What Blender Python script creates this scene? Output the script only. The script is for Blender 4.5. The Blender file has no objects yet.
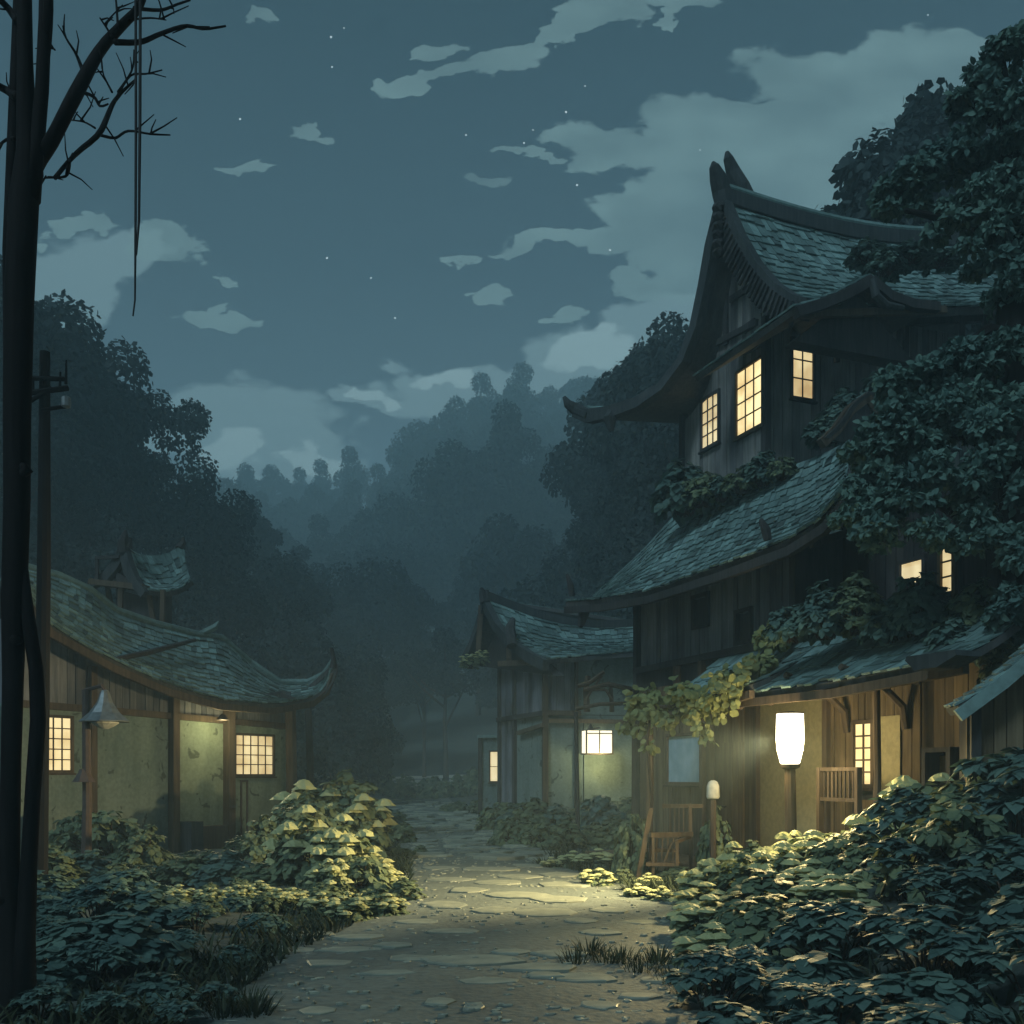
import bpy, math, random
import numpy as np
from mathutils import Vector, Matrix

# ------------------------------------------------------------------ scene, camera, sky, moon, exposure
sc = bpy.context.scene
COL = sc.collection
EYE, FPX, HOR = 1.6, 1000.0, 775.0          # eye height, focal length and horizon row of the 1024 px picture

cam_d = bpy.data.cameras.new("camera")
cam = bpy.data.objects.new("camera", cam_d); COL.objects.link(cam)
cam.location = (0, 0, EYE); cam.rotation_euler = (math.radians(90), 0, 0)
cam_d.sensor_width = 36.0; cam_d.lens = 36.0 * FPX / 1024.0
cam_d.shift_y = (HOR - 512.0) / 1024.0
cam_d.clip_start = 0.05; cam_d.clip_end = 5000
sc.camera = cam

sc.view_settings.view_transform = 'Standard'
sc.view_settings.look = 'None'
sc.view_settings.gamma = 1.0
sc.view_settings.use_curve_mapping = False
sc.view_settings.exposure = -0.15
sc.cycles.use_denoising = True
sc.cycles.max_bounces = 6
sc.cycles.diffuse_bounces = 3
sc.cycles.transparent_max_bounces = 8
sc.cycles.volume_bounces = 4
sc.cycles.sample_clamp_indirect = 4.0

MOON_EL, MOON_AZ = 52.0, 215.0               # high behind the viewer's left shoulder
SUN_STRENGTH = 2.0
SKY_STRENGTH = 1.25
HAZE_DENSITY = 0.0032

def build_world():
    w = bpy.data.worlds.new("World"); sc.world = w; w.use_nodes = True
    nt = w.node_tree; N = nt.nodes; L = nt.links; N.clear()
    def math_(op, a, b=None, c=None, clamp=False):
        n = N.new("ShaderNodeMath"); n.operation = op; n.use_clamp = clamp
        for i, v in enumerate((a, b, c)):
            if v is None: continue
            if isinstance(v, (int, float)): n.inputs[i].default_value = v
            else: L.new(v, n.inputs[i])
        return n.outputs[0]
    tc = N.new("ShaderNodeTexCoord")
    sep = N.new("ShaderNodeSeparateXYZ"); L.new(tc.outputs["Generated"], sep.inputs[0])
    ysafe = math_('MAXIMUM', sep.outputs[1], 0.06)
    u = math_('DIVIDE', sep.outputs[0], ysafe); v = math_('DIVIDE', sep.outputs[2], ysafe)
    comb = N.new("ShaderNodeCombineXYZ"); L.new(u, comb.inputs[0]); L.new(v, comb.inputs[1])
    # ragged edges: the direction is displaced by two scales of noise
    def noise(scale, detail, stretch=(1, 1, 1)):
        m = N.new("ShaderNodeMapping"); m.inputs["Scale"].default_value = stretch
        L.new(comb.outputs[0], m.inputs["Vector"])
        n = N.new("ShaderNodeTexNoise"); n.inputs["Scale"].default_value = scale; n.inputs["Detail"].default_value = detail
        L.new(m.outputs[0], n.inputs["Vector"]); return n
    nz = noise(11.0, 9.0, (1, 1.8, 1))
    sub = N.new("ShaderNodeVectorMath"); sub.operation = 'SUBTRACT'; L.new(nz.outputs["Color"], sub.inputs[0]); sub.inputs[1].default_value = (.5, .5, .5)
    scl = N.new("ShaderNodeVectorMath"); scl.operation = 'MULTIPLY'; L.new(sub.outputs[0], scl.inputs[0]); scl.inputs[1].default_value = (.15, .080, 0)
    add = N.new("ShaderNodeVectorMath"); add.operation = 'ADD'; L.new(comb.outputs[0], add.inputs[0]); L.new(scl.outputs[0], add.inputs[1])
    nz2 = noise(46.0, 4.0, (1, 1.6, 1))
    sub2 = N.new("ShaderNodeVectorMath"); sub2.operation = 'SUBTRACT'; L.new(nz2.outputs["Color"], sub2.inputs[0]); sub2.inputs[1].default_value = (.5, .5, .5)
    scl2 = N.new("ShaderNodeVectorMath"); scl2.operation = 'MULTIPLY'; L.new(sub2.outputs[0], scl2.inputs[0]); scl2.inputs[1].default_value = (.036, .020, 0)
    add2 = N.new("ShaderNodeVectorMath"); add2.operation = 'ADD'; L.new(add.outputs[0], add2.inputs[0]); L.new(scl2.outputs[0], add2.inputs[1])
    flat = N.new("ShaderNodeVectorMath"); flat.operation = 'MULTIPLY'; L.new(add2.outputs[0], flat.inputs[0]); flat.inputs[1].default_value = (1, 1, 0)
    def field(blobs):
        best = None
        for b in blobs:
            px, py, rx, ry = b[:4]; ang = b[4] if len(b) > 4 else 0
            m = N.new("ShaderNodeMapping"); m.vector_type = 'TEXTURE'
            m.inputs["Location"].default_value = ((px - 512) / FPX, (HOR - py) / FPX, 0)
            m.inputs["Rotation"].default_value = (0, 0, math.radians(ang))
            m.inputs["Scale"].default_value = (rx / FPX, ry / FPX, 1)
            L.new(flat.outputs[0], m.inputs["Vector"])
            ln = N.new("ShaderNodeVectorMath"); ln.operation = 'LENGTH'; L.new(m.outputs[0], ln.inputs[0])
            best = ln.outputs["Value"] if best is None else math_('MINIMUM', best, ln.outputs["Value"])
        return best
    bright = [(600, 150, 48, 22), (660, 147, 80, 27), (745, 130, 110, 36), (835, 92, 85, 46), (905, 62, 80, 38), (965, 62, 60, 34),
              (660, 213, 62, 32), (725, 200, 80, 50), (640, 246, 55, 20), (565, 243, 62, 11), (520, 249, 36, 7), (695, 262, 60, 50), (650, 286, 36, 12),
              (790, 180, 120, 70), (440, 82, 48, 9, 20), (500, 63, 50, 13, 8), (560, 38, 62, 10, 25), (600, 16, 34, 12), (672, 6, 55, 9),
              (425, 58, 27, 7, 20), (480, 173, 20, 7), (655, 22, 17, 6, 20), (237, 170, 36, 4), (300, 141, 30, 4), (208, 320, 52, 9), (205, 315, 15, 12),
              (500, 291, 28, 7), (525, 155, 19, 4), (565, 322, 17, 6), (222, 277, 13, 5), (262, 9, 17, 9), (455, 250, 22, 7), (160, 250, 38, 24), (75, 226, 22, 12)]
    faint = [(235, 425, 95, 52), (300, 455, 60, 34), (240, 460, 40, 34), (360, 400, 34, 14), (440, 385, 44, 18), (600, 365, 90, 34), (670, 335, 70, 48),
             (110, 262, 60, 26), (60, 300, 50, 60), (500, 400, 140, 30)]
    tops = [(240, 455, 34, 24), (318, 465, 26, 16), (365, 398, 16, 9), (437, 380, 20, 10), (600, 350, 50, 18)]
    def ramp(val, lo, hi):
        mr = N.new("ShaderNodeMapRange"); mr.inputs["From Min"].default_value = lo; mr.inputs["From Max"].default_value = hi
        mr.inputs["To Min"].default_value = 1; mr.inputs["To Max"].default_value = 0; mr.interpolation_type = 'SMOOTHSTEP'
        L.new(val, mr.inputs["Value"]); return mr.outputs[0]
    b_m = ramp(field(bright), .90, 1.10); f_m = ramp(field(faint), .82, 1.1); t_m = ramp(field(tops), .8, 1.1)
    front = N.new("ShaderNodeMapRange"); front.inputs["From Min"].default_value = .06; front.inputs["From Max"].default_value = .2
    L.new(sep.outputs[1], front.inputs["Value"])
    # the night sky itself: darker overhead, paler and greener near the hills
    cr = N.new("ShaderNodeValToRGB"); L.new(sep.outputs[2], cr.inputs[0])
    e = cr.color_ramp.elements
    e[0].position = 0.0; e[0].color = (.175, .28, .325, 1)
    e[1].position = 0.62; e[1].color = (.008, .022, .034, 1)
    k = e.new(.30); k.color = (.056, .098, .122, 1)
    k = e.new(.45); k.color = (.024, .048, .066, 1)
    def mix(fac, a, b, mode='MIX'):
        m = N.new("ShaderNodeMix"); m.data_type = 'RGBA'; m.blend_type = mode
        if isinstance(fac, (int, float)): m.inputs[0].default_value = fac
        else: L.new(fac, m.inputs[0])
        for i, x in ((6, a), (7, b)):
            if isinstance(x, tuple): m.inputs[i].default_value = x
            else: L.new(x, m.inputs[i])
        return m.outputs[2]
    soft = noise(7.0, 6.0, (1, 2.0, 1))
    c = mix(math_('MULTIPLY', math_('MULTIPLY', f_m, .55), front.outputs[0]), cr.outputs[0], (.25, .395, .42, 1))
    bf = math_('MULTIPLY', math_('MULTIPLY', b_m, front.outputs[0]), math_('MULTIPLY_ADD', soft.outputs[0], 1.5, -.05, clamp=True))
    c = mix(bf, c, (.165, .275, .280, 1))
    c = mix(math_('MULTIPLY', math_('MULTIPLY', t_m, .6), front.outputs[0]), c, (.36, .53, .55, 1))
    # a handful of stars
    stars = [(331, 37), (344, 28), (332, 67), (240, 119), (585, 86), (466, 135), (566, 112), (533, 130), (524, 143), (577, 185), (928, 15),
             (371, 278), (327, 258), (700, 150), (395, 318), (610, 250)]
    best = None
    for i, (px, py) in enumerate(stars):
        d = N.new("ShaderNodeVectorMath"); d.operation = 'DISTANCE'; L.new(comb.outputs[0], d.inputs[0])
        d.inputs[1].default_value = ((px - 512) / FPX, (HOR - py) / FPX, 0)
        s = math_('LESS_THAN', d.outputs["Value"], (.0011, .0007, .0009)[i % 3])
        best = s if best is None else math_('MAXIMUM', best, s)
    c = mix(math_('MULTIPLY', best, front.outputs[0]), c, (.62, .74, .78, 1))
    # a thin share of a Nishita sky with the moon standing where the lamp stands
    sky = N.new("ShaderNodeTexSky"); sky.sky_type = 'NISHITA'; sky.sun_disc = False
    sky.sun_elevation = math.radians(MOON_EL); sky.sun_rotation = math.radians(MOON_AZ)
    c = mix(0.004, c, sky.outputs[0], 'ADD')
    bg = N.new("ShaderNodeBackground"); bg.inputs["Strength"].default_value = SKY_STRENGTH; L.new(c, bg.inputs["Color"])
    out = N.new("ShaderNodeOutputWorld"); L.new(bg.outputs[0], out.inputs["Surface"])
build_world()

sun_d = bpy.data.lights.new("moon", 'SUN'); sun_d.energy = SUN_STRENGTH; sun_d.angle = math.radians(14); sun_d.color = (.60, .85, 1.0)
sun = bpy.data.objects.new("moon", sun_d); COL.objects.link(sun)
sun_dir = Vector((-0.42, -0.56, 0.72)).normalized()
sun.rotation_euler = sun_dir.to_track_quat('Z', 'Y').to_euler()

# ------------------------------------------------------------------ helpers
R = random.Random(11)
NR = np.random.default_rng(7)

def P(x, y, D):
    return Vector(((x - 512) * D / FPX, D, EYE + (HOR - y) * D / FPX))

class MB:
    """collects shapes and links them as one mesh object"""
    def __init__(self): self.v = []; self.f = []
    def add(self, vs, fs):
        o = len(self.v); self.v.extend([tuple(p) for p in vs]); self.f.extend([tuple(i + o for i in q) for q in fs])
    def hexa(self, c):      # 8 corners: bottom ring 0-3, top ring 4-7
        self.add(c, [(3, 2, 1, 0), (4, 5, 6, 7), (0, 1, 5, 4), (1, 2, 6, 5), (2, 3, 7, 6), (3, 0, 4, 7)])
    def beam(self, a, b, w, h, up=(0, 0, 1)):
        a, b = Vector(a), Vector(b); d = (b - a).normalized(); up = Vector(up)
        s = d.cross(up)
        if s.length < 1e-4: s = d.cross(Vector((1, 0, 0)))
        s.normalize(); t = s.cross(d).normalized(); s = s * (w / 2); t = t * (h / 2)
        self.hexa([a - s - t, a + s - t, b + s - t, b - s - t, a - s + t, a + s + t, b + s + t, b - s + t])
    def tube(self, pts, rad, n=8, cap=True):
        pts = [Vector(p) for p in pts]
        if not hasattr(rad, '__len__'): rad = [rad] * len(pts)
        rings = []
        s = None
        for i, p in enumerate(pts):
            d = (pts[min(i + 1, len(pts) - 1)] - pts[max(i - 1, 0)]).normalized()
            if s is None:
                s = d.cross(Vector((0.31, 0.17, 0.93)))
                if s.length < .1: s = d.cross(Vector((1, 0, 0)))
            else: s = s - d * s.dot(d)
            s.normalize(); t = d.cross(s)
            rings.append([p + (s * math.cos(2 * math.pi * k / n) + t * math.sin(2 * math.pi * k / n)) * rad[i] for k in range(n)])
        vs = [q for r in rings for q in r]; fs = []
        for i in range(len(pts) - 1):
            for k in range(n):
                fs.append((i * n + k, i * n + (k + 1) % n, (i + 1) * n + (k + 1) % n, (i + 1) * n + k))
        if cap: fs.append(tuple(range(n))[::-1]); fs.append(tuple((len(pts) - 1) * n + k for k in range(n)))
        self.add(vs, fs)
    def sweep(self, pts, w, h, side):
        """rectangular bar along a polyline; side = horizontal width direction"""
        pts = [Vector(p) for p in pts]; side = Vector(side).normalized(); vs = []; fs = []
        for i, p in enumerate(pts):
            d = (pts[min(i + 1, len(pts) - 1)] - pts[max(i - 1, 0)]).normalized()
            t = side.cross(d).normalized()
            hh = h[i] if hasattr(h, '__len__') else h
            s = side * (w / 2); t = t * (hh / 2)
            vs += [p - s - t, p + s - t, p + s + t, p - s + t]
        for i in range(len(pts) - 1):
            for k in range(4): fs.append((i * 4 + k, i * 4 + (k + 1) % 4, i * 4 + 4 + (k + 1) % 4, i * 4 + 4 + k))
        fs.append((3, 2, 1, 0)); m = (len(pts) - 1) * 4; fs.append((m, m + 1, m + 2, m + 3))
        self.add(vs, fs)
    def lathe(self, c, prof, n=16, axis=None):
        c = Vector(c); vs = []; fs = []
        for r, z in prof:
            for k in range(n): vs.append(c + Vector((r * math.cos(2 * math.pi * k / n), r * math.sin(2 * math.pi * k / n), z)))
        for i in range(len(prof) - 1):
            for k in range(n): fs.append((i * n + k, i * n + (k + 1) % n, (i + 1) * n + (k + 1) % n, (i + 1) * n + k))
        fs.append(tuple(range(n))[::-1]); fs.append(tuple((len(prof) - 1) * n + k for k in range(n)))
        self.add(vs, fs)
    def arrays(self, V, F):
        self.add(V.tolist(), F.tolist())
    def build(self, name, mat, parent=None, off=(0, 0, 0), smooth=False):
        me = bpy.data.meshes.new(name)
        off = Vector(off)
        V = np.array(self.v, dtype=np.float64).reshape(-1, 3) - np.array(off)[None, :]
        me.from_pydata(V.tolist(), [], self.f); me.update()
        if smooth: me.polygons.foreach_set("use_smooth", [True] * len(me.polygons))
        o = bpy.data.objects.new(name, me); COL.objects.link(o)
        me.materials.append(mat)
        if parent is not None: o.parent = parent
        return o

def tag(o, label=None, cat=None, group=None, kind=None):
    if label: o["label"] = label
    if cat: o["category"] = cat
    if group: o["group"] = group
    if kind: o["kind"] = kind
    return o

class Thing:
    """an Empty at the thing's base that parents its parts (all meshes are given in world coordinates)"""
    def __init__(self, name, label, cat, loc, group=None):
        self.root = bpy.data.objects.new(name, None); COL.objects.link(self.root)
        self.root.location = loc; self.loc = Vector(loc); self.root.empty_display_size = .2
        tag(self.root, label, cat, group)
    def part(self, name, mb, mat, parent=None, smooth=False, label=None):
        o = mb.build(name, mat, parent or self.root, self.loc, smooth)
        if label: o["label"] = label
        return o

def copy_tree(o, parent=None):
    c = o.copy(); COL.objects.link(c)
    if parent is not None: c.parent = parent
    for ch in list(o.children): copy_tree(ch, c)
    return c

ORD = ("first second third fourth fifth sixth seventh eighth ninth tenth eleventh twelfth thirteenth fourteenth fifteenth sixteenth seventeenth "
       "eighteenth nineteenth twentieth").split()
def ordinal(i):
    if i < 20: return ORD[i]
    tens = {2: "twenty", 3: "thirty", 4: "forty", 5: "fifty"}[(i + 1) // 10]
    r = (i + 1) % 10
    return {"twenty": "twentieth", "thirty": "thirtieth", "forty": "fortieth", "fifty": "fiftieth"}[tens] if r == 0 else tens + "-" + ORD[r - 1]

# ------------------------------------------------------------------ materials
def new_mat(name):
    m = bpy.data.materials.new(name); m.use_nodes = True
    nt = m.node_tree; nt.nodes.clear()
    b = nt.nodes.new("ShaderNodeBsdfPrincipled"); o = nt.nodes.new("ShaderNodeOutputMaterial")
    nt.links.new(b.outputs[0], o.inputs["Surface"])
    return m, nt, b
def ramp_node(nt, src, stops):
    r = nt.nodes.new("ShaderNodeValToRGB"); nt.links.new(src, r.inputs[0]); e = r.color_ramp.elements
    e[0].position, e[0].color = stops[0][0], (*stops[0][1], 1); e[1].position, e[1].color = stops[-1][0], (*stops[-1][1], 1)
    for p, c in stops[1:-1]:
        k = e.new(p); k.color = (*c, 1)
    return r
def noise_node(nt, scale, detail=4, stretch=(1, 1, 1), coord="Object", dist=0):
    tc = nt.nodes.new("ShaderNodeTexCoord"); mp = nt.nodes.new("ShaderNodeMapping"); mp.inputs["Scale"].default_value = stretch
    nt.links.new(tc.outputs[coord], mp.inputs["Vector"])
    n = nt.nodes.new("ShaderNodeTexNoise"); n.inputs["Scale"].default_value = scale; n.inputs["Detail"].default_value = detail; n.inputs["Distortion"].default_value = dist
    nt.links.new(mp.outputs[0], n.inputs["Vector"]); return n
def mix_node(nt, fac, a, b, mode='MIX'):
    m = nt.nodes.new("ShaderNodeMix"); m.data_type = 'RGBA'; m.blend_type = mode
    if isinstance(fac, float): m.inputs[0].default_value = fac
    else: nt.links.new(fac, m.inputs[0])
    for i, x in ((6, a), (7, b)):
        if isinstance(x, tuple): m.inputs[i].default_value = (*x, 1)
        else: nt.links.new(x, m.inputs[i])
    return m.outputs[2]
def bump_node(nt, src, b, strength, dist=.02):
    n = nt.nodes.new("ShaderNodeBump"); n.inputs["Strength"].default_value = strength; n.inputs["Distance"].default_value = dist
    nt.links.new(src, n.inputs["Height"]); nt.links.new(n.outputs[0], b.inputs["Normal"])

def wood_mat(name, c0, c1, stretch=(6, 6, .5), rough=.8):
    m, nt, b = new_mat(name); b.inputs['Specular IOR Level'].default_value = .12
    n = noise_node(nt, 3.0, 6, stretch, dist=.4)
    g = nt.nodes.new("ShaderNodeNewGeometry")
    r = ramp_node(nt, n.outputs[0], [(.3, c0), (.7, c1)])
    isl = ramp_node(nt, g.outputs["Random Per Island"], [(0, (.55, .55, .58)), (1, (1.25, 1.2, 1.15))])
    c = mix_node(nt, 1.0, r.outputs[0], isl.outputs[0], 'MULTIPLY')
    w = noise_node(nt, 1.1, 4)
    wr = ramp_node(nt, w.outputs[0], [(.35, (.6, .62, .62)), (.6, (1, 1, 1))])
    c = mix_node(nt, .8, c, wr.outputs[0], 'MULTIPLY')
    nt.links.new(c, b.inputs["Base Color"]); b.inputs["Roughness"].default_value = rough
    bump_node(nt, n.outputs[0], b, .5, .015)
    return m
def leaf_mat(name, c0, c1, trans=.25, rough=.6):
    m, nt, b = new_mat(name)
    g = nt.nodes.new("ShaderNodeNewGeometry")
    r = ramp_node(nt, g.outputs["Random Per Island"], [(0, c0), (1, c1)])
    n = noise_node(nt, 1.3, 3)
    nr = ramp_node(nt, n.outputs[0], [(.3, (.7, .75, .8)), (.7, (1.2, 1.15, 1.05))])
    c = mix_node(nt, 1.0, r.outputs[0], nr.outputs[0], 'MULTIPLY')
    nt.links.new(c, b.inputs["Base Color"]); b.inputs["Roughness"].default_value = rough
    b.inputs["Specular IOR Level"].default_value = .08
    t = nt.nodes.new("ShaderNodeBsdfTranslucent"); nt.links.new(c, t.inputs["Color"])
    mx = nt.nodes.new("ShaderNodeMixShader"); mx.inputs[0].default_value = trans
    nt.links.new(b.outputs[0], mx.inputs[1]); nt.links.new(t.outputs[0], mx.inputs[2])
    nt.links.new(mx.outputs[0], nt.nodes["Material Output"].inputs["Surface"])
    return m
def plaster_mat(name, c0, c1, crack=True):
    m, nt, b = new_mat(name)
    n = noise_node(nt, .9, 6, dist=.6); n2 = noise_node(nt, 14, 4)
    r = ramp_node(nt, n.outputs[0], [(.3, c0), (.65, c1)])
    r2 = ramp_node(nt, n2.outputs[0], [(.35, (.82, .82, .82)), (.65, (1.05, 1.05, 1.05))])
    c = mix_node(nt, 1.0, r.outputs[0], r2.outputs[0], 'MULTIPLY')
    if crack:
        n3 = noise_node(nt, 3.2, 7, dist=1.0)
        r3 = ramp_node(nt, n3.outputs[0], [(.33, (.30, .30, .28)), (.37, (1, 1, 1))])
        c = mix_node(nt, .9, c, r3.outputs[0], 'MULTIPLY')
        s = noise_node(nt, 2.2, 3, (2, 2, .25))
        rs = ramp_node(nt, s.outputs[0], [(.3, (.68, .7, .68)), (.55, (1, 1, 1))])
        c = mix_node(nt, .7, c, rs.outputs[0], 'MULTIPLY')
    nt.links.new(c, b.inputs["Base Color"]); b.inputs["Roughness"].default_value = .9
    bump_node(nt, n2.outputs[0], b, .25, .01)
    return m
def roof_mat(name, c0, c1):
    m, nt, b = new_mat(name)
    g = nt.nodes.new("ShaderNodeNewGeometry")
    r = ramp_node(nt, g.outputs["Random Per Island"], [(0, tuple(x * .5 for x in c0)), (.10, tuple(x * .8 for x in c0)), (.16, c0), (.8, c1), (1, tuple(x * 1.25 for x in c1))])
    n = noise_node(nt, .8, 6); n2 = noise_node(nt, 9, 5)
    r1 = ramp_node(nt, n.outputs[0], [(.32, (.45, .52, .5)), (.62, (1.05, 1.05, 1.05))])
    r2 = ramp_node(nt, n2.outputs[0], [(.3, (.6, .6, .6)), (.6, (1.05, 1.05, 1.05))])
    c = mix_node(nt, .8, r.outputs[0], r1.outputs[0], 'MULTIPLY'); c = mix_node(nt, .8, c, r2.outputs[0], 'MULTIPLY')
    nt.links.new(c, b.inputs["Base Color"]); b.inputs["Roughness"].default_value = .75
    bump_node(nt, n2.outputs[0], b, .5, .02)
    return m
def plain_mat(name, c, rough=.7, metal=0.0):
    m, nt, b = new_mat(name)
    n = noise_node(nt, 12, 5)
    r = ramp_node(nt, n.outputs[0], [(.3, tuple(x * .7 for x in c)), (.7, tuple(x * 1.15 for x in c))])
    nt.links.new(r.outputs[0], b.inputs["Base Color"]); b.inputs["Roughness"].default_value = rough; b.inputs["Metallic"].default_value = metal
    bump_node(nt, n.outputs[0], b, .2, .01)
    return m
def glow_mat(name, c, strength, vary=True):
    m, nt, b = new_mat(name)
    b.inputs["Base Color"].default_value = (.6, .55, .4, 1)
    if vary:
        n = noise_node(nt, 2.1, 4)
        r = ramp_node(nt, n.outputs[0], [(.33, tuple(x * k for x, k in zip(c, (.62, .52, .42)))), (.62, c)])
        nt.links.new(r.outputs[0], b.inputs["Emission Color"])
    else: b.inputs["Emission Color"].default_value = (*c, 1)
    b.inputs["Emission Strength"].default_value = strength; b.inputs["Roughness"].default_value = .5
    return m

M = dict(
    plank=wood_mat("weathered_planks", (0.107, 0.120, 0.137), (0.195, 0.208, 0.230)),
    tower=wood_mat("tower_planks", (0.140, 0.145, 0.140), (0.244, 0.244, 0.235)),
    brown=wood_mat("brown_planks", (.085, .066, .040), (.165, .130, .080)),
    post=wood_mat("post_wood", (.060, .046, .033), (.112, .088, .062)),
    dark=wood_mat("dark_beams", (.03, .032, .034), (.06, .06, .06)),
    horn=wood_mat("ridge_wood", (0.030, 0.038, 0.041), (0.064, 0.075, 0.079)),
    cane=wood_mat("cane_wood", (.12, .085, .05), (.20, .145, .085)),
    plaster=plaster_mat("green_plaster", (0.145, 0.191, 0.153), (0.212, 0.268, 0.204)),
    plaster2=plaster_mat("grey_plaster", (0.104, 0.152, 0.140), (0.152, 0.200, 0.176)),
    ochre=plaster_mat("ochre_plaster", (.19, .17, .09), (.26, .235, .13), False),
    roof=roof_mat("grey_green_shakes", (.092, .155, .148), (.172, .272, .258)),
    deck=wood_mat("roof_deck", (.05, .055, .055), (.09, .095, .095)),
    metal=plain_mat("dull_metal", (.17, .19, .19), .45, .6),
    rust=plain_mat("rusty_iron", (.05, .034, .027), .75),
    stone=plain_mat("pale_stone", (.42, .42, .36), .85),
    bark=wood_mat("black_bark", (.004, .004, .004), (.010, .009, .009)),
    bark2=wood_mat("brown_bark", (.05, .038, .03), (.10, .075, .055)),
    rope=plain_mat("dark_rope", (.02, .02, .02), .9),
    forest=leaf_mat("forest_leaves", (0.020, 0.035, 0.038), (0.041, 0.061, 0.061), .15),
    neart=leaf_mat("near_tree_leaves", (0.060, 0.118, 0.104), (0.122, 0.204, 0.174), .2),
    bush=leaf_mat("bush_leaves", (0.085, 0.128, 0.085), (0.178, 0.217, 0.119), .25),
    bushb=leaf_mat("blue_bush_leaves", (.055, .10, .088), (.115, .185, .155), .2),
    pale=leaf_mat("painted_lit_leaves", (.34, .37, .19), (.50, .51, .27), .3),  # lamplight on leaf clumps is put into this colour
    grass=leaf_mat("grass_blades", (0.021, 0.032, 0.020), (0.052, 0.066, 0.035), .2),
    vine=leaf_mat("vine_leaves", (0.153, 0.180, 0.081), (0.270, 0.297, 0.135), .3),
    win=glow_mat("lit_paper", (1.0, .80, .42), 0.92),
    winw=glow_mat("lit_paper_bright", (1.0, .82, .42), 1.5),
    lantern=glow_mat("lantern_paper", (1.0, .90, .66), 6.0, False),
    walllamp=glow_mat("wall_lantern_paper", (1.0, .88, .62), 1.6, False),
    fly=glow_mat("firefly_glow", (.7, .95, .8), 1.2, False),
)
def ground_mats():
    m, nt, b = new_mat("soil")
    n = noise_node(nt, .7, 8); n2 = noise_node(nt, 8, 6)
    r = ramp_node(nt, n.outputs[0], [(.3, (.028, .042, .036)), (.7, (.050, .068, .055))])
    r2 = ramp_node(nt, n2.outputs[0], [(.3, (.6, .6, .6)), (.7, (1.2, 1.2, 1.2))])
    nt.links.new(mix_node(nt, 1.0, r.outputs[0], r2.outputs[0], 'MULTIPLY'), b.inputs["Base Color"]); b.inputs["Roughness"].default_value = .95
    bump_node(nt, n2.outputs[0], b, .6, .05); M['soil'] = m
    m, nt, b = new_mat("packed_earth")
    n = noise_node(nt, .8, 8, dist=.5); n2 = noise_node(nt, 16, 7)
    r = ramp_node(nt, n.outputs[0], [(.3, (.068, .088, .078)), (.7, (.118, .142, .118))])
    r2 = ramp_node(nt, n2.outputs[0], [(.3, (.68, .68, .68)), (.65, (1.1, 1.1, 1.1))])
    nt.links.new(mix_node(nt, 1.0, r.outputs[0], r2.outputs[0], 'MULTIPLY'), b.inputs["Base Color"]); b.inputs["Roughness"].default_value = .8
    bump_node(nt, n2.outputs[0], b, .5, .03); M['earth'] = m
    m, nt, b = new_mat("flat_stone")
    oi = nt.nodes.new("ShaderNodeObjectInfo"); g = nt.nodes.new("ShaderNodeNewGeometry")
    n = noise_node(nt, 5, 7)
    r = ramp_node(nt, n.outputs[0], [(.3, (.14, .16, .13)), (.7, (.25, .27, .21))])
    ri = ramp_node(nt, g.outputs["Random Per Island"], [(0, (.7, .7, .7)), (1, (1.15, 1.15, 1.1))])
    nt.links.new(mix_node(nt, 1.0, r.outputs[0], ri.outputs[0], 'MULTIPLY'), b.inputs["Base Color"]); b.inputs["Roughness"].default_value = .5
    bump_node(nt, n.outputs[0], b, .3, .02); M['flag'] = m
    m, nt, b = new_mat("sky_tinted_glass")
    n = noise_node(nt, 4, 3)
    r = ramp_node(nt, n.outputs[0], [(.3, (.20, .33, .38)), (.7, (.30, .44, .50))])  # blue of the reflected sky put into the pane's base colour
    nt.links.new(r.outputs[0], b.inputs["Base Color"]); b.inputs["Roughness"].default_value = .12
    M['glass'] = m
ground_mats()

# ------------------------------------------------------------------ terrain, path, haze
def sstep(x, a, b):
    t = min(1, max(0, (x - a) / (b - a))); return t * t * (3 - 2 * t)
def lerp_tab(x, tab):
    if x <= tab[0][0]: return tab[0][1]
    for (a, va), (b, vb) in zip(tab, tab[1:]):
        if x <= b: return va + (vb - va) * (x - a) / (b - a)
    return tab[-1][1]
def terrain(X, Y):
    r = X / max(Y, 8.0)
    back = lerp_tab(Y, [(0, 0), (60, 0), (80, 1.5), (110, 9), (180, 34), (300, 84), (345, 84)])
    back *= .78 + .38 * math.exp(-((r - .06) / .16) ** 2) + .08 * sstep(r, .12, .3)
    left = 1.2 * max(0, -X - 11.5) * sstep(Y, 26, 50)
    left = 34 * (1 - math.exp(-left / 34)) * (1 - sstep(Y, 85, 150))
    right = 1.1 * max(0, X - 8.0) * sstep(Y, 22, 36)
    right = 40 * (1 - math.exp(-right / 40)) * (1 - .75 * sstep(Y, 90, 170)) + 13 * sstep(X, .5, 8) * sstep(Y, 36, 50) * (1 - sstep(Y, 70, 110))
    bank = .55 * sstep(X, 1.9, 3.6) * (1 - sstep(Y, 10, 13)) + .15 * sstep(-X, 2.0, 3.4) * (1 - sstep(Y, 12, 15))
    und = .05 * math.sin(X * 1.3 + Y * .4) + .04 * math.sin(Y * 1.1 - X * .7)
    return back + left + right + bank + und * sstep(abs(X), 1.5, 3)

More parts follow.
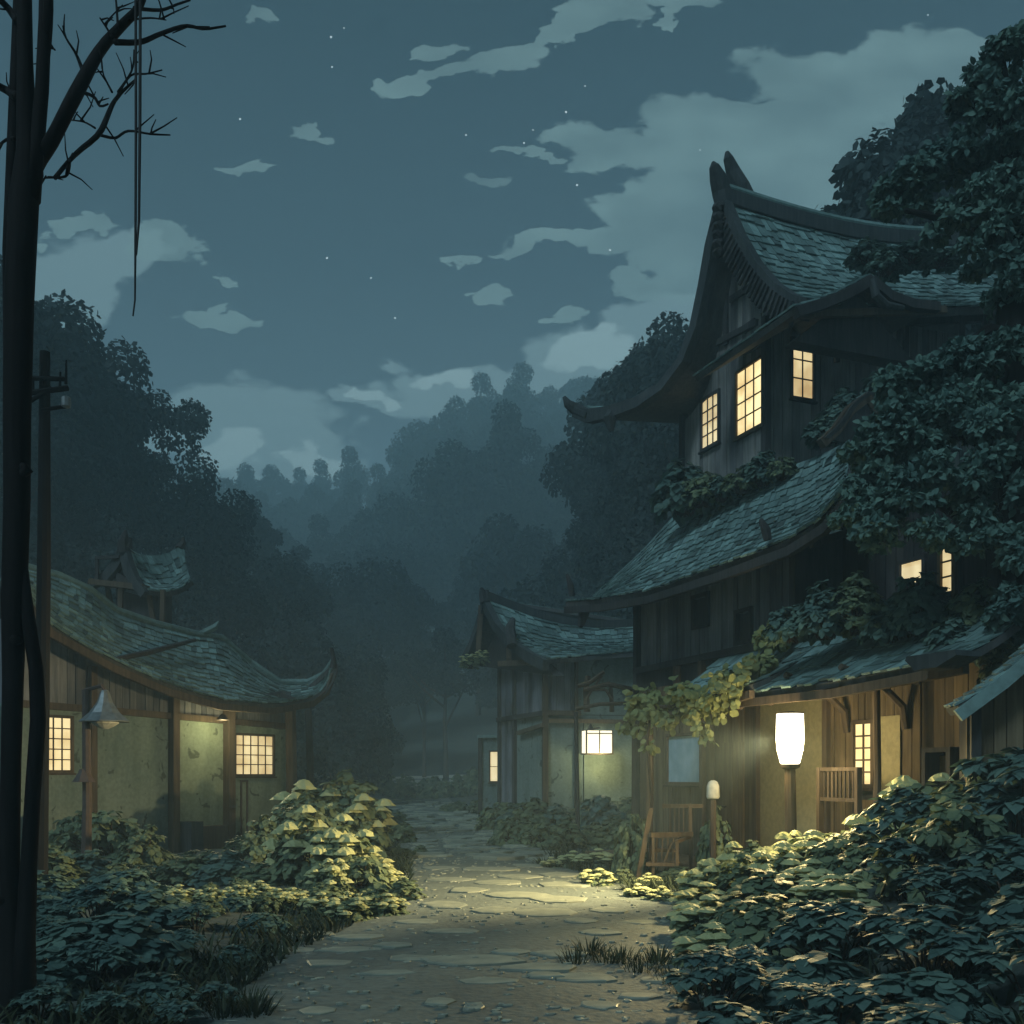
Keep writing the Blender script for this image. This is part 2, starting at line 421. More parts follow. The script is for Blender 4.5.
def build_ground():
    xs = sorted(set([-290 + i * 14 for i in range(16)] + [-70 + i * 2.0 for i in range(26)] + [-18 + i * .5 for i in range(73)] + [20 + i * 2.0 for i in range(26)] + [80 + i * 14 for i in range(16)]))
    ys = sorted(set([-28 + i * 4 for i in range(8)] + [4 + i * .5 for i in range(60)] + [34 + i * 2.0 for i in range(40)] + [114 + i * 8 for i in range(29)]))
    mb = MB()
    vs = [(x, y, terrain(x, y) - .012) for y in ys for x in xs]
    n = len(xs); fs = [(j * n + i, j * n + i + 1, (j + 1) * n + i + 1, (j + 1) * n + i) for j in range(len(ys) - 1) for i in range(n - 1)]
    mb.add(vs, fs)
    tag(mb.build("ground", M['soil'], smooth=True), kind="structure")
PATH = [(-6, .1, 2.4), (4, .05, 2.1), (6.4, -.05, 2.1), (9, .05, 2.0), (12, .32, 1.95), (14.5, .05, 1.6), (17, -.4, 1.35), (22, -1.0, 1.55), (29, -1.5, 1.9), (38, -3.0, 1.9), (50, -5.2, 2.0), (64, -6.9, 3.0), (78, -7.6, 5.5)]
def path_at(Y):
    return lerp_tab(Y, [(a, b) for a, b, c in PATH]), lerp_tab(Y, [(a, c) for a, b, c in PATH])
def build_path():
    mb = MB(); rows = []
    Y = -6.0
    while Y < 78:
        c, hw = path_at(Y); l = c - hw - .12 * math.sin(Y * 2.3) - .1 * math.sin(Y * .9); r = c + hw + .12 * math.sin(Y * 1.9 + 1)
        rows.append([(l + (r - l) * k / 10, Y, terrain(l + (r - l) * k / 10, Y) + .012 + .035 * math.sin(math.pi * k / 10) + .008 * math.sin(3 * Y + k)) for k in range(11)])
        Y += .35 + max(0, Y) * .012
    vs = [p for r in rows for p in r]
    mb.add(vs, [(j * 11 + i, j * 11 + i + 1, j * 11 + i + 12, j * 11 + i + 11) for j in range(len(rows) - 1) for i in range(10)])
    tag(mb.build("path", M['earth'], smooth=True), kind="structure")
def slab(mb, x, y, z, rx, ry, h, rng):
    n = rng.randint(7, 10); a0 = rng.random() * 6.3; ang = [a0 + (k + rng.uniform(-.25, .25)) * 2 * math.pi / n for k in range(n)]
    rad = [rng.uniform(.78, 1.08) for _ in range(n)]
    low = [(x + rx * 1.02 * r * math.cos(a), y + ry * 1.02 * r * math.sin(a), z - .05) for r, a in zip(rad, ang)]
    mid = [(x + rx * r * math.cos(a), y + ry * r * math.sin(a), z + h * .75) for r, a in zip(rad, ang)]
    top = [(x + rx * .9 * r * math.cos(a), y + ry * .9 * r * math.sin(a), z + h + rng.uniform(-.004, .004)) for r, a in zip(rad, ang)]
    fs = [tuple(2 * n + k for k in range(n))]
    for k in range(n):
        q = (k + 1) % n; fs += [(k, q, n + q, n + k), (n + k, n + q, 2 * n + q, 2 * n + k)]
    mb.add(low + mid + top, fs)
def ground_z(X, Y):
    c, hw = path_at(Y); k = (X - c) / (2 * hw) + .5
    return terrain(X, Y) + .012 + (.035 * math.sin(math.pi * min(1, max(0, k))))
def build_stones():
    rng = random.Random(5)
    # worn paving where the path recedes between the houses: one paved surface
    mb = MB(); Y = 18.5
    while Y < 60:
        c, hw = path_at(Y); x = c - hw * .95 + rng.uniform(0, .3)
        while x < c + hw * .95:
            rx = rng.uniform(.22, .48) * (1 + Y * .008); ry = rng.uniform(.16, .28) * (1 + Y * .01)
            if rng.random() < .9: slab(mb, x + rx, Y + rng.uniform(-.1, .1), ground_z(x, Y), rx, ry, rng.uniform(.03, .07), rng)
            x += 2 * rx + .07
        Y += .55 + Y * .012
    tag(mb.build("path_paving", M['flag']), kind="structure")
    # loose flat stones nearer the viewer, each a thing (px, py of the middle, width and height in px)
    pts = []
    lit = [(445, 908, 50, 9), (520, 899, 70, 9), (560, 903, 60, 8), (493, 914, 46, 8), (545, 917, 70, 11), (580, 925, 40, 7), (565, 888, 60, 6), (500, 886, 50, 6), (470, 893, 44, 6), (610, 914, 40, 7),
           (420, 925, 50, 6), (600, 937, 44, 7), (455, 936, 60, 6), (640, 926, 40, 6), (360, 940, 60, 6), (310, 936, 56, 6), (395, 950, 46, 6), (520, 880, 50, 5), (560, 877, 50, 5), (450, 882, 50, 5), (490, 872, 60, 5), (440, 870, 40, 5), (530, 868, 44, 5)]
    blue = [(470, 966, 110, 13), (510, 958, 50, 7), (560, 960, 60, 8), (540, 974, 90, 9), (390, 978, 60, 7), (330, 967, 56, 8), (490, 988, 66, 8), (585, 984, 70, 10), (545, 982, 44, 7), (440, 1008, 34, 6),
            (475, 1014, 26, 5), (600, 1012, 44, 7), (290, 952, 60, 7), (350, 953, 70, 7), (640, 1003, 50, 6), (320, 1016, 44, 6), (660, 985, 50, 6), (410, 963, 50, 7), (265, 966, 40, 6)]
    for kind, lst in (("lit", lit), ("blue", blue)):
        for px, py, w, h in lst:
            D = EYE * FPX / (py - HOR); X = (px - 512) * D / FPX
            ry = max(.12, h * D * D / (EYE * FPX) / 2 * .9)
            m2 = MB(); slab(m2, 0, 0, 0, w * D / FPX / 2, min(ry, .8), rng.uniform(.008, .02), rng)
            o = m2.build("flat_stone", M['flag']); o.location = (X, D, ground_z(X, D))
            if kind == "lit": tag(o, "flat worn stone sunk in the lamp-lit earth between the two houses", "stone", "flat stones in the lamp-lit path")
            else: tag(o, "flat grey-blue stone sunk in the dim nearest stretch of path", "stone", "flat stones in the dim near path")
def build_pebbles():
    rng = random.Random(19); mb = MB()
    for _ in range(2600):
        Y = 5.5 + 22 * rng.random() ** 1.7; c, hw = path_at(Y); k = rng.uniform(-1.1, 1.1); X = c + hw * k
        if abs(k) < .55 and rng.random() < .5: continue
        slab(mb, X, Y, ground_z(X, Y) - .004, rng.uniform(.012, .045), rng.uniform(.010, .035), rng.uniform(.006, .02), rng)
    tag(mb.build("pebbles", M['flag']), kind="stuff")
def build_clearing():  # added pale sheet; the far mist's paleness is put into its colour
    mb = MB(); n = 40; c = (-8.0, 72.0); ring = [(c[0] + 9.5 * (1 + .12 * math.sin(3 * a + 1)) * math.cos(a), c[1] + 8.5 * (1 + .1 * math.sin(2 * a)) * math.sin(a)) for a in [2 * math.pi * k / n for k in range(n)]]
    vs = [(c[0], c[1], terrain(*c) + .07)]; fs = []
    for j in range(1, 7):
        for x, y in ring: X = c[0] + (x - c[0]) * j / 6; Y = c[1] + (y - c[1]) * j / 6; vs.append((X, Y, terrain(X, Y) + .07 - .05 * j / 6))
    for k in range(n):
        fs.append((0, 1 + k, 1 + (k + 1) % n))
        for j in range(5): o = 1 + j * n; fs.append((o + k, o + n + k, o + n + (k + 1) % n, o + (k + 1) % n))
    mb.add(vs, fs); tag(mb.build("mist_pale_clearing", M['stone'], smooth=True), kind="structure")
build_ground(); build_path(); build_clearing(); build_stones(); build_pebbles()

def build_haze():
    x0, x1, y0, y1, z0, z1 = -300, 300, -40, 350, -1.6, 112
    mb = MB(); mb.hexa([(x0, y0, z0), (x1, y0, z0), (x1, y1, z0), (x0, y1, z0), (x0, y0, z1), (x1, y0, z1), (x1, y1, z1), (x0, y1, z1)])
    m = bpy.data.materials.new("haze_air"); m.use_nodes = True; nt = m.node_tree; nt.nodes.clear()
    v = nt.nodes.new("ShaderNodeVolumePrincipled"); o = nt.nodes.new("ShaderNodeOutputMaterial")
    v.inputs["Color"].default_value = (.70, .95, 1.0, 1); v.inputs["Density"].default_value = HAZE_DENSITY; v.inputs["Anisotropy"].default_value = -0.2
    nt.links.new(v.outputs[0], o.inputs["Volume"])
    tag(mb.build("haze", m), kind="stuff")
build_haze()

# ------------------------------------------------------------------ building kit
class Frame:
    """a wall plane: origin and direction on the ground, outward normal; t along the wall, s out from it"""
    def __init__(self, o, d, n):
        self.o = Vector((o[0], o[1], 0)); self.d = Vector((d[0], d[1], 0)).normalized(); self.n = Vector((n[0], n[1], 0)).normalized()
    def at(self, t, s, z): return self.o + self.d * t + self.n * s + Vector((0, 0, z))
    def px(self, x, y, s=0.0):
        r = (x - 512) / FPX; o = self.o + self.n * s
        t = (r * o.y - o.x) / (self.d.x - r * self.d.y); D = o.y + t * self.d.y
        return t, EYE + (HOR - y) * D / FPX
    def pt(self, x, y, s=0.0):
        t, z = self.px(x, y, s); return self.at(t, s, z)
    def box(self, mb, t0, t1, s0, s1, z0, z1):
        a = self.at
        mb.hexa([a(t0, s0, z0), a(t1, s0, z0), a(t1, s1, z0), a(t0, s1, z0), a(t0, s0, z1), a(t1, s0, z1), a(t1, s1, z1), a(t0, s1, z1)])
    def boards(self, mb, t0, t1, zlo, zhi, s=0.0, w=.17, rng=R, gap=.012):
        lo = zlo if callable(zlo) else (lambda t: zlo); hi = zhi if callable(zhi) else (lambda t: zhi)
        t = t0; a = self.at
        while t < t1 - .02:
            e = min(t1, t + w * rng.uniform(.75, 1.3)); s0 = s + rng.uniform(-.010, .010); th = .035
            l = [lo(t) - rng.uniform(0, .03), lo(e - gap) - rng.uniform(0, .03)]; h = [hi(t), hi(e - gap)]
            if h[0] > l[0] + .02 or h[1] > l[1] + .02:
                h = [max(h[0], l[0] + .01), max(h[1], l[1] + .01)]
                mb.hexa([a(t, s0 - th, l[0]), a(e - gap, s0 - th, l[1]), a(e - gap, s0, l[1]), a(t, s0, l[0]), a(t, s0 - th, h[0]), a(e - gap, s0 - th, h[1]), a(e - gap, s0, h[1]), a(t, s0, h[0])])
            t = e
    def slabwall(self, mb, t0, t1, zlo, zhi, s0, s1, n=12):
        """a solid sheet of wall whose top may slope"""
        hi = zhi if callable(zhi) else (lambda t: zhi)
        for k in range(n if callable(zhi) else 1):
            m = n if callable(zhi) else 1
            ta, tb = t0 + (t1 - t0) * k / m, t0 + (t1 - t0) * (k + 1) / m; a = self.at
            ha, hb = max(hi(ta), zlo + .01), max(hi(tb), zlo + .01)
            mb.hexa([a(ta, s0, zlo), a(tb, s0, zlo), a(tb, s1, zlo), a(ta, s1, zlo), a(ta, s0, ha), a(tb, s0, hb), a(tb, s1, hb), a(ta, s1, ha)])

def window(th, fr, t0, t1, z0, z1, s, nx, ny, pane='win', wood='dark', fw=.055, label=None):
    f = MB(); d = .05
    fr.box(f, t0 - fw, t1 + fw, s - .03, s + d, z0 - fw, z0); fr.box(f, t0 - fw, t1 + fw, s - .03, s + d, z1, z1 + fw)
    fr.box(f, t0 - fw, t0, s - .03, s + d, z0, z1); fr.box(f, t1, t1 + fw, s - .03, s + d, z0, z1)
    fr.box(f, t0 - fw * 1.5, t1 + fw * 1.5, s - .02, s + d + .03, z0 - fw * 1.7, z0 - fw - .002)
    w = th.part("window", f, M[wood], label=label)
    p = MB(); fr.box(p, t0, t1, s - .012, s + .006, z0, z1); th.part("pane", p, M[pane], w)
    m = MB(); b = .011
    for i in range(1, nx):
        t = t0 + (t1 - t0) * i / nx; fr.box(m, t - b, t + b, s + .008, s + .028, z0, z1)
    for j in range(1, ny):
        z = z0 + (z1 - z0) * j / ny; fr.box(m, t0, t1, s + .010, s + .030, z - b, z + b)
    if nx > 1 or ny > 1: th.part("muntin", m, M[wood], w)
    return w
def window_px(th, fr, x0, x1, y0, y1, s, nx, ny, **k):
    xm, ym = (x0 + x1) / 2, (y0 + y1) / 2
    ta, _ = fr.px(x0, ym, s); tb, _ = fr.px(x1, ym, s); _, za = fr.px(xm, y1, s); _, zb = fr.px(xm, y0, s)
    return window(th, fr, ta, tb, za, zb, s, nx, ny, **k)

def interp(pts):
    """smooth curve through points, u in 0..1 by chord length"""
    pts = [Vector(p) for p in pts]; L = [0.0]
    for a, b in zip(pts, pts[1:]): L.append(L[-1] + (b - a).length)
    L = [l / L[-1] for l in L]
    def f(u):
        u = min(1, max(0, u))
        for i in range(len(L) - 1):
            if u <= L[i + 1] + 1e-9:
                t = (u - L[i]) / max(1e-9, L[i + 1] - L[i])
                p0 = pts[max(i - 1, 0)]; p1 = pts[i]; p2 = pts[i + 1]; p3 = pts[min(i + 2, len(pts) - 1)]
                return .5 * ((2 * p1) + (p2 - p0) * t + (2 * p0 - 5 * p1 + 4 * p2 - p3) * t * t + (3 * p1 - p0 - 3 * p2 + p3) * t ** 3)
        return pts[-1]
    return f
def loft(top, low, sag=0.0):
    a, b = interp(top), interp(low)
    def S(u, v):
        p = a(u).lerp(b(u), v); p.z -= sag * 4 * v * (1 - v); return p
    return S
def roof(th, S, nu, nv, name="roof", mat='roof', thick=.10, sh=.03, rng=R, parent=None, up=None, drop=.0):
    """a solid roof deck with rows of ragged wooden shakes laid over it; up = a point the roof's top side faces"""
    def nrm(u, v):
        e = .01; u0, v0 = min(max(u, e), 1 - e), min(max(v, e), 1 - e)
        n = (S(u0 + e, v0) - S(u0 - e, v0)).cross(S(u0, v0 + e) - S(u0, v0 - e)); n.normalize()
        if n.z < 0: n = -n
        return n
    g = MB(); gu, gv = 24, 10
    vs = [S(i / gu, j / gv) for j in range(gv + 1) for i in range(gu + 1)]
    vb = [S(i / gu, j / gv) - nrm(i / gu, j / gv) * thick for j in range(gv + 1) for i in range(gu + 1)]
    o = len(vs); W = gu + 1; fs = []
    for j in range(gv):
        for i in range(gu):
            q = (j * W + i, j * W + i + 1, (j + 1) * W + i + 1, (j + 1) * W + i); fs.append(q); fs.append(tuple(o + k for k in q[::-1]))
    for i in range(gu): fs += [(i, o + i, o + i + 1, i + 1), (gv * W + i, gv * W + i + 1, o + gv * W + i + 1, o + gv * W + i)]
    for j in range(gv): fs += [(j * W, (j + 1) * W, o + (j + 1) * W, o + j * W), (j * W + gu, o + j * W + gu, o + (j + 1) * W + gu, (j + 1) * W + gu)]
    g.add(vs + vb, fs)
    deck = th.part("roof_deck" if name == "roof" else name + "_deck", g, M['deck'], parent)
    m = MB()
    for j in range(nv):
        off = rng.uniform(0, 1)
        k = -off
        while k < nu:
            w = rng.uniform(.6, 1.5); u0, u1 = max(0, k / nu), min(1, (k + w) / nu); k += w
            if u1 - u0 < .15 / nu: continue
            if rng.random() < drop: continue
            va = max(0, (j - rng.uniform(.1, .5)) / nv); vb_ = min(1.0 + .25 / nv, (j + 1 + rng.uniform(-.15, .4)) / nv)
            gp = .04 / nu; n = nrm((u0 + u1) / 2, (j + .5) / nv)
            lift = rng.uniform(.4, 1.3) * sh
            A, B = S(u0 + gp, va), S(u1 - gp, va); C_, D_ = S(u1 - gp, min(vb_, 1)), S(u0 + gp, min(vb_, 1))
            if vb_ > 1:
                ex = (vb_ - 1); C_ = C_ + (C_ - S(u1 - gp, .9)) * (ex / .1); D_ = D_ + (D_ - S(u0 + gp, .9)) * (ex / .1)
            jt = rng.uniform(-.02, .02) * (C_ - B).length
            D_ = D_ + (D_ - A) * jt
            lo_, hi_ = .004, sh * .8
            m.hexa([A + n * lo_, B + n * lo_, C_ + n * (lift * .6), D_ + n * (lift * .6), A + n * (lo_ + .012), B + n * (lo_ + .012), C_ + n * (lift * .6 + hi_), D_ + n * (lift * .6 + hi_)])
    r = th.part("shakes" if name == "roof" else name, m, M[mat], deck)
    return deck, nrm

# ------------------------------------------------------------------ the tall wooden house on the right
W = Frame((2.55, 20.0), (.36, -.93), (-.93, -.36))
T = Frame((2.55 + .93 * 2.0, 20.0 + .36 * 2.0), (.36, -.93), (-.93, -.36))
def tall_house():
    H = Thing("tall_house", "tall three-storey plank house with curved horned roof and lamplit porch", "house", W.at(3.5, -2, 0))
    rng = random.Random(21)
    # ---- ground floor
    body = MB(); W.slabwall(body, -.05, 9.6, -.1, 3.75, -.30, -.07); H.part("inner_wall", body, M['dark'])
    tp = lambda x: W.px(x, 760)[0]
    b = MB(); W.boards(b, tp(640), tp(668), 0, 3.3, 0, .16, rng); W.boards(b, tp(668), tp(703), 0, W.px(685, 783)[1], 0, .16, rng); W.boards(b, tp(668), tp(703), W.px(685, 734)[1], 3.3, 0, .16, rng)
    W.boards(b, tp(703), tp(759), 0, 3.3, 0, .15, rng); H.part("plank_wall", b, M['brown']); b = MB(); W.boards(b, tp(828), tp(853), 0, 3.3, 0, .15, rng); W.boards(b, tp(853), tp(875), 0, W.px(864, 800)[1], 0, .15, rng)
    W.boards(b, tp(853), tp(875), W.px(864, 722)[1], 3.3, 0, .15, rng); W.boards(b, tp(875), 9.6, 0, 3.3, 0, .19, rng)
    H.part("plank_wall", b, M['brown'])
    p = MB(); W.slabwall(p, tp(760), tp(827), 0, 3.3, -.06, .0); H.part("plaster_panel", p, M['ochre'])
    p = MB(); W.slabwall(p, tp(878), tp(902), .3, W.px(890, 716)[1], .02, .035); H.part("plaster_panel", p, M['ochre'])
    window_px(H, W, 669, 702, 736, 782, .0, 1, 1, pane='glass', wood='post', label="dusky blue window pane under the porch vine")
    window_px(H, W, 856, 873, 724, 784, .0, 2, 5, wood='post', label="tall lit window beside the porch rail")
    for x in (705, 759, 829):
        q = MB(); t = tp(x); W.box(q, t - .05, t + .05, .012, .09, 0, 3.25); H.part("post", q, M['post'])
    # door with handle among the planks
    d = MB(); t0, t1 = tp(724), tp(745); W.boards(d, t0, t1, .1, 2.15, .04, .14, rng); dd = H.part("door", d, M['brown'])
    k = MB(); k.tube([W.at(t0 + .1, .05, 1.05), W.at(t0 + .1, .11, 1.07), W.at(t0 + .22, .11, 1.07)], .014, 6); H.part("handle", k, M['rust'], dd)
    # open hatch near the shed: a framed box with a plank door
    hx = MB(); ta, z1 = W.px(937, 748, .1); tb, z0 = W.px(966, 786, .1)
    W.box(hx, ta, tb, .012, .35, z1 - .06, z1); W.box(hx, ta, tb, .012, .35, z0 - .3, z0 - .24); W.box(hx, tb - .07, tb, .012, .35, z0 - .24, z1 - .06); W.box(hx, ta, ta + .06, .012, .35, z0 - .24, z1 - .06)
    W.box(hx, ta + .06, tb - .07, .012, .05, z0 - .24, z1 - .06); hh = H.part("hatch_box", hx, M['dark'])
    hp = MB(); W.boards(hp, ta + .07, tb - .09, z0 - .2, z1 - .10, .12, .14, rng); H.part("hatch_panel", hp, M['brown'], hh)
    # ---- porch roof in two stretches, posts, rafters
    def porch(x0, y0, x1, y1, s_out, ztop):
        t0, z0 = W.px(x0, y0, s_out); t1, z1 = W.px(x1, y1, s_out)
        e = [W.at(t0 + (t1 - t0) * k / 4, s_out, z0 + (z1 - z0) * k / 4 - .05 * math.sin(math.pi * k / 4)) for k in range(5)]
        a = [W.at(t0 + (t1 - t0) * k / 4, .05, ztop) for k in range(5)]
        roof(H, loft(a, e, .08), int((t1 - t0) / .15), 5, rng=rng, sh=.035, thick=.08)
        return e[0], e[2], e[4], (t0, z0, t1, z1)
    e0, em, e1, pa = porch(652, 710, 752, 684, 1.38, 3.60)
    f0, fm, f1, pb = porch(737, 694, 966, 655, 1.30, 3.66)
    for (a, m_, c) in ((e0, em, e1), (f0, fm, f1)):
        q = MB(); q.sweep([a - Vector((0, 0, .14)), m_ - Vector((0, 0, .15)), c - Vector((0, 0, .14))], .09, .11, W.n); H.part("eave_beam", q, M['post'])
    for x in (668, 700, 730, 762, 795, 815, 845, 880, 915, 945):
        t, z = W.px(x, 690, .9); k = pa if t < pb[0] else pb; ze = k[1] + (k[3] - k[1]) * (t - k[0]) / (k[2] - k[0]); q = MB(); q.beam(W.at(t, .02, 3.36), W.at(t, 1.32, ze - .20), .07, .09); H.part("rafter", q, M['post'])
    for x in (815, 872):     # crooked branch brackets
        t, z = W.px(x, 700, .6); q = MB()
        q.tube([W.at(t, .05, 2.2), W.at(t, .10, 2.5), W.at(t - .03, .45, 2.8), W.at(t, 1.1, 2.98)], [.05, .055, .05, .045], 7); H.part("bracket", q, M['post'])
    pp = MB(); t, z = W.px(650, 720, 1.2); pp.tube([W.at(t, 1.25, -.1), W.at(t + .03, 1.22, 1.5), W.at(t - .02, 1.2, 2.75)], [.075, .065, .06], 8); H.part("porch_post", pp, M['cane'])
    pp = MB(); t, z = W.px(877, 720, .5); pp.tube([W.at(t, .55, -.1), W.at(t + .03, .52, 1.6), W.at(t - .02, .5, 3.0)], [.06, .05, .05], 8); H.part("porch_post", pp, M['post'])
    # curled gutter end at the near end of the porch roof
    q = MB(); a = W.pt(918, 662, 1.55); c = W.pt(968, 655, 1.45)
    q.sweep([a + Vector((0, 0, .03)), a.lerp(c, .2) - Vector((0, 0, .03)), a.lerp(c, .6) - Vector((0, 0, .03)), c + Vector((0, 0, .02))], .34, [.05, .16, .16, .06], W.n); H.part("gutter", q, M['horn'])
    # porch railing by the window
    rl = MB(); ta, zt = W.px(820, 769, .7); tb, _ = W.px(857, 769, .7); zb = W.px(838, 800, .7)[1]
    W.box(rl, ta, tb, .66, .72, zt - .03, zt + .02); W.box(rl, ta, tb, .66, .72, zb - .02, zb + .03); W.box(rl, ta - .04, ta + .02, .65, .73, -.1, zt + .02); W.box(rl, tb - .02, tb + .04, .65, .73, -.1, zt + .02)
    n = 9
    for i in range(1, n): t = ta + (tb - ta) * i / n; W.box(rl, t - .014, t + .014, .68, .70, zb + .03, zt - .03)
    H.part("railing", rl, M['post'])
    fl = MB(); W.box(fl, .3, 9.4, .02, 1.35, .02, .14); H.part("porch_floor", fl, M['brown'])
    # ---- second floor
    Z2a, Z2b = 3.62, 5.35
    body = MB(); W.slabwall(body, .02, 5.0, Z2a, Z2b, -2.0, -.06); H.part("inner_wall", body, M['dark'])
    b = MB(); tq = lambda x: W.px(x, 620)[0]
    wins = [(695, 708, 597, 625), (738, 751, 612, 640)]
    edges = [0.0]; t_end = 5.0
    zf = lambda t: 3.72
    prev = 0.0
    for x0, x1, y0, y1 in wins:
        ta, tb = tq(x0), tq(x1); za, zb = W.px((x0 + x1) / 2, y1)[1], W.px((x0 + x1) / 2, y0)[1]
        W.boards(b, prev, ta, zf, Z2b, 0, .15, rng); W.boards(b, ta, tb, zf, za, 0, .15, rng); W.boards(b, ta, tb, zb, Z2b, 0, .15, rng); prev = tb
    W.boards(b, prev, t_end, zf, Z2b, 0, .15, rng); H.part("plank_wall", b, M['plank'])
    for x0, x1, y0, y1 in wins:
        f = MB(); ta, tb = tq(x0), tq(x1); za, zb = W.px((x0 + x1) / 2, y1)[1], W.px((x0 + x1) / 2, y0)[1]; fw = .06
        W.box(f, ta - fw, tb + fw, -.03, .05, za - fw, za); W.box(f, ta - fw, tb + fw, -.03, .05, zb, zb + fw); W.box(f, ta - fw, ta, -.03, .05, za, zb); W.box(f, tb, tb + fw, -.03, .05, za, zb)
        w = H.part("window", f, M['dark'], label="small dark unlit window in the second-storey planks"); pn = MB(); W.box(pn, ta, tb, -.05, -.035, za, zb); H.part("pane", pn, M['dark'], w)
    for t in (-.03, 5.02):
        q = MB(); W.box(q, t - .07, t + .07, -.08, .09, 3.3, Z2b); H.part("corner_post", q, M['dark'])
    q = MB(); W.box(q, -.1, 5.1, .012, .10, 3.62, 3.74); H.part("sill_beam", q, M['dark'])
    for x in (680, 705):
        q = MB(); t = W.px(x, 670)[0]; W.box(q, t - .05, t + .05, .012, .12, 3.1, 3.62); H.part("short_post", q, M['post'])
    # recessed upper wing behind the shrubs with the narrow lit window
    b = MB(); W.boards(b, 5.1, 10.5, 3.5, 5.6, -.8, .18, rng); H.part("wing_wall", b, M['dark'])
    body = MB(); W.slabwall(body, 5.1, 10.6, 3.5, 5.7, -1.6, -.87); H.part("inner_wall", body, M['dark'])
    window_px(H, W, 943, 954, 546, 592, -.78, 1, 3, wood='brown', label="narrow lit window among the shrubs above the porch")
    window_px(H, W, 902, 924, 562, 584, -.78, 1, 1, wood='dark', label="small lit window half hidden by shrubs above the porch")
    # ---- the long lean-to roof over the second floor
    low = [W.pt(566, 602, 1.15), W.pt(600, 599, 1.05), W.pt(650, 590, 1.0), W.pt(720, 566, 1.0), W.pt(790, 539, 1.0), W.pt(825, 516, 1.0), W.pt(846, 490, 1.05)]
    top = [W.pt(598, 592, -1.2), W.pt(640, 553, -1.7), W.pt(684, 508, -1.95), W.pt(730, 488, -1.95), W.pt(790, 467, -1.95), W.pt(828, 452, -1.9), W.pt(850, 440, -1.75)]
    S2 = loft(top, low, .20); _, nr = roof(H, S2, 62, 13, rng=rng, sh=.04, thick=.12)
    q = MB(); q.sweep([p - Vector((0, 0, .17)) for p in low], .10, .13, W.n); H.part("eave_beam", q, M['dark'])
    for (x, y, h) in ((572, 596, .45), (768, 540, .30)):
        q = MB(); a = W.pt(x, y, 1.08); q.tube([a, a + Vector((-.03, 0, h * .5)), a + Vector((-.10, .02, h))], [.06, .07, .03], 7); H.part("roof_horn", q, M['dark'])
    q = MB(); a = W.pt(583, 606, 1.0); q.sweep([a, a + Vector((.02, 0, -.15)), a + Vector((-.05, 0, -.42))], .10, [.22, .2, .08], W.d); H.part("eave_bracket", q, M['dark'])
    for x in (655, 690, 725, 760, 790, 820):
        t = W.px(x, 580, .8)[0]; q = MB(); q.beam(W.at(t, .0, 5.05), W.at(t, .95, 4.72), .08, .10); H.part("rafter", q, M['dark'])
    # ---- tower: gable wall facing the path, side wall facing the viewer
    TL, TC = -1.67, 1.42
    ov = .5
    left = [(722, 204, ov), (713, 240, ov), (706, 280, ov), (697, 322, ov + .05), (684, 356, ov + .2), (664, 382, ov + .45), (640, 398, ov + .75), (612, 408, ov + 1.05), (590, 412, ov + 1.25), (577, 408, ov + 1.35)]
    right = [(724, 203, ov), (738, 236, ov), (754, 264, ov), (773, 286, ov), (792, 299, ov), (808, 303, ov)]
    VL = [T.pt(*q) for q in left]; VR = [T.pt(*q) for q in right]
    # wall top follows the verges
    tzl = [(T.px(*q)) for q in left]; tzr = [T.px(*q) for q in right]
    tab = sorted([(t, z) for t, z in tzl[:7]] + [(t, z) for t, z in tzr[1:]])
    top_fn = lambda t: lerp_tab(t, tab) - .22
    ZB = 6.6
    body = MB(); T.slabwall(body, TL + .05, TC - .05, ZB, lambda t: min(top_fn(t), 40) - .05, -.3, -.06, 14); H.part("inner_wall", body, M['dark'])
    b = MB(); wz = [(703, 719, 397, 445), (738, 763, 366, 430)]; prev = TL
    for x0, x1, y0, y1 in wz:
        ta, tb = T.px(x0, 410)[0], T.px(x1, 410)[0]; za, zb = T.px((x0 + x1) / 2, y1)[1], T.px((x0 + x1) / 2, y0)[1]
        T.boards(b, prev, ta, ZB, top_fn, 0, .17, rng); T.boards(b, ta, tb, ZB, za, 0, .17, rng); T.boards(b, ta, tb, zb, top_fn, 0, .17, rng); prev = tb
    T.boards(b, prev, TC, ZB, top_fn, 0, .17, rng); H.part("gable_wall", b, M['tower'])
    window_px(H, T, 703, 719, 397, 445, 0, 3, 4, wood='dark', label="lit window nearest the gable's outer corner")
    window_px(H, T, 738, 763, 366, 430, 0, 3, 4, pane='winw', wood='brown', label="large bright lit window in the middle of the gable")
    for t, z0, z1 in ((TL, ZB, 10.4), (TC, ZB, 10.5), (T.px(727, 300)[0], T.px(727, 345)[1], T.px(727, 232)[1])):
        q = MB(); T.box(q, t - .07, t + .07, -.08, .06, z0, z1); H.part("post", q, M['dark'])
    for (x0, y0, x1, y1) in ((700, 352, 757, 322), (688, 392, 702, 388), (730, 300, 752, 286), (744, 352, 764, 342)):
        q = MB(); a, c = T.pt(x0, y0, .05), T.pt(x1, y1, .05); q.beam(a, c, .07, .12); H.part("beam", q, M['dark'])
    q = MB(); ta, z0 = T.px(746, 334); tb, z1 = T.px(756, 318); T.box(q, ta, tb, .012, .05, z0, z1); H.part("vent", q, M['dark'])
    # side wall
    c0 = T.at(TC, 0, 0); e_ = Vector((.93, .36, 0)).normalized()
    Sd = Frame((c0.x, c0.y), (.93, .36), (.36, -.93))
    b = MB(); wx = (792, 812, 342, 398); ta, tb = Sd.px(wx[0], 370)[0], Sd.px(wx[1], 370)[0]; za, zb = Sd.px(802, wx[3])[1], Sd.px(802, wx[2])[1]
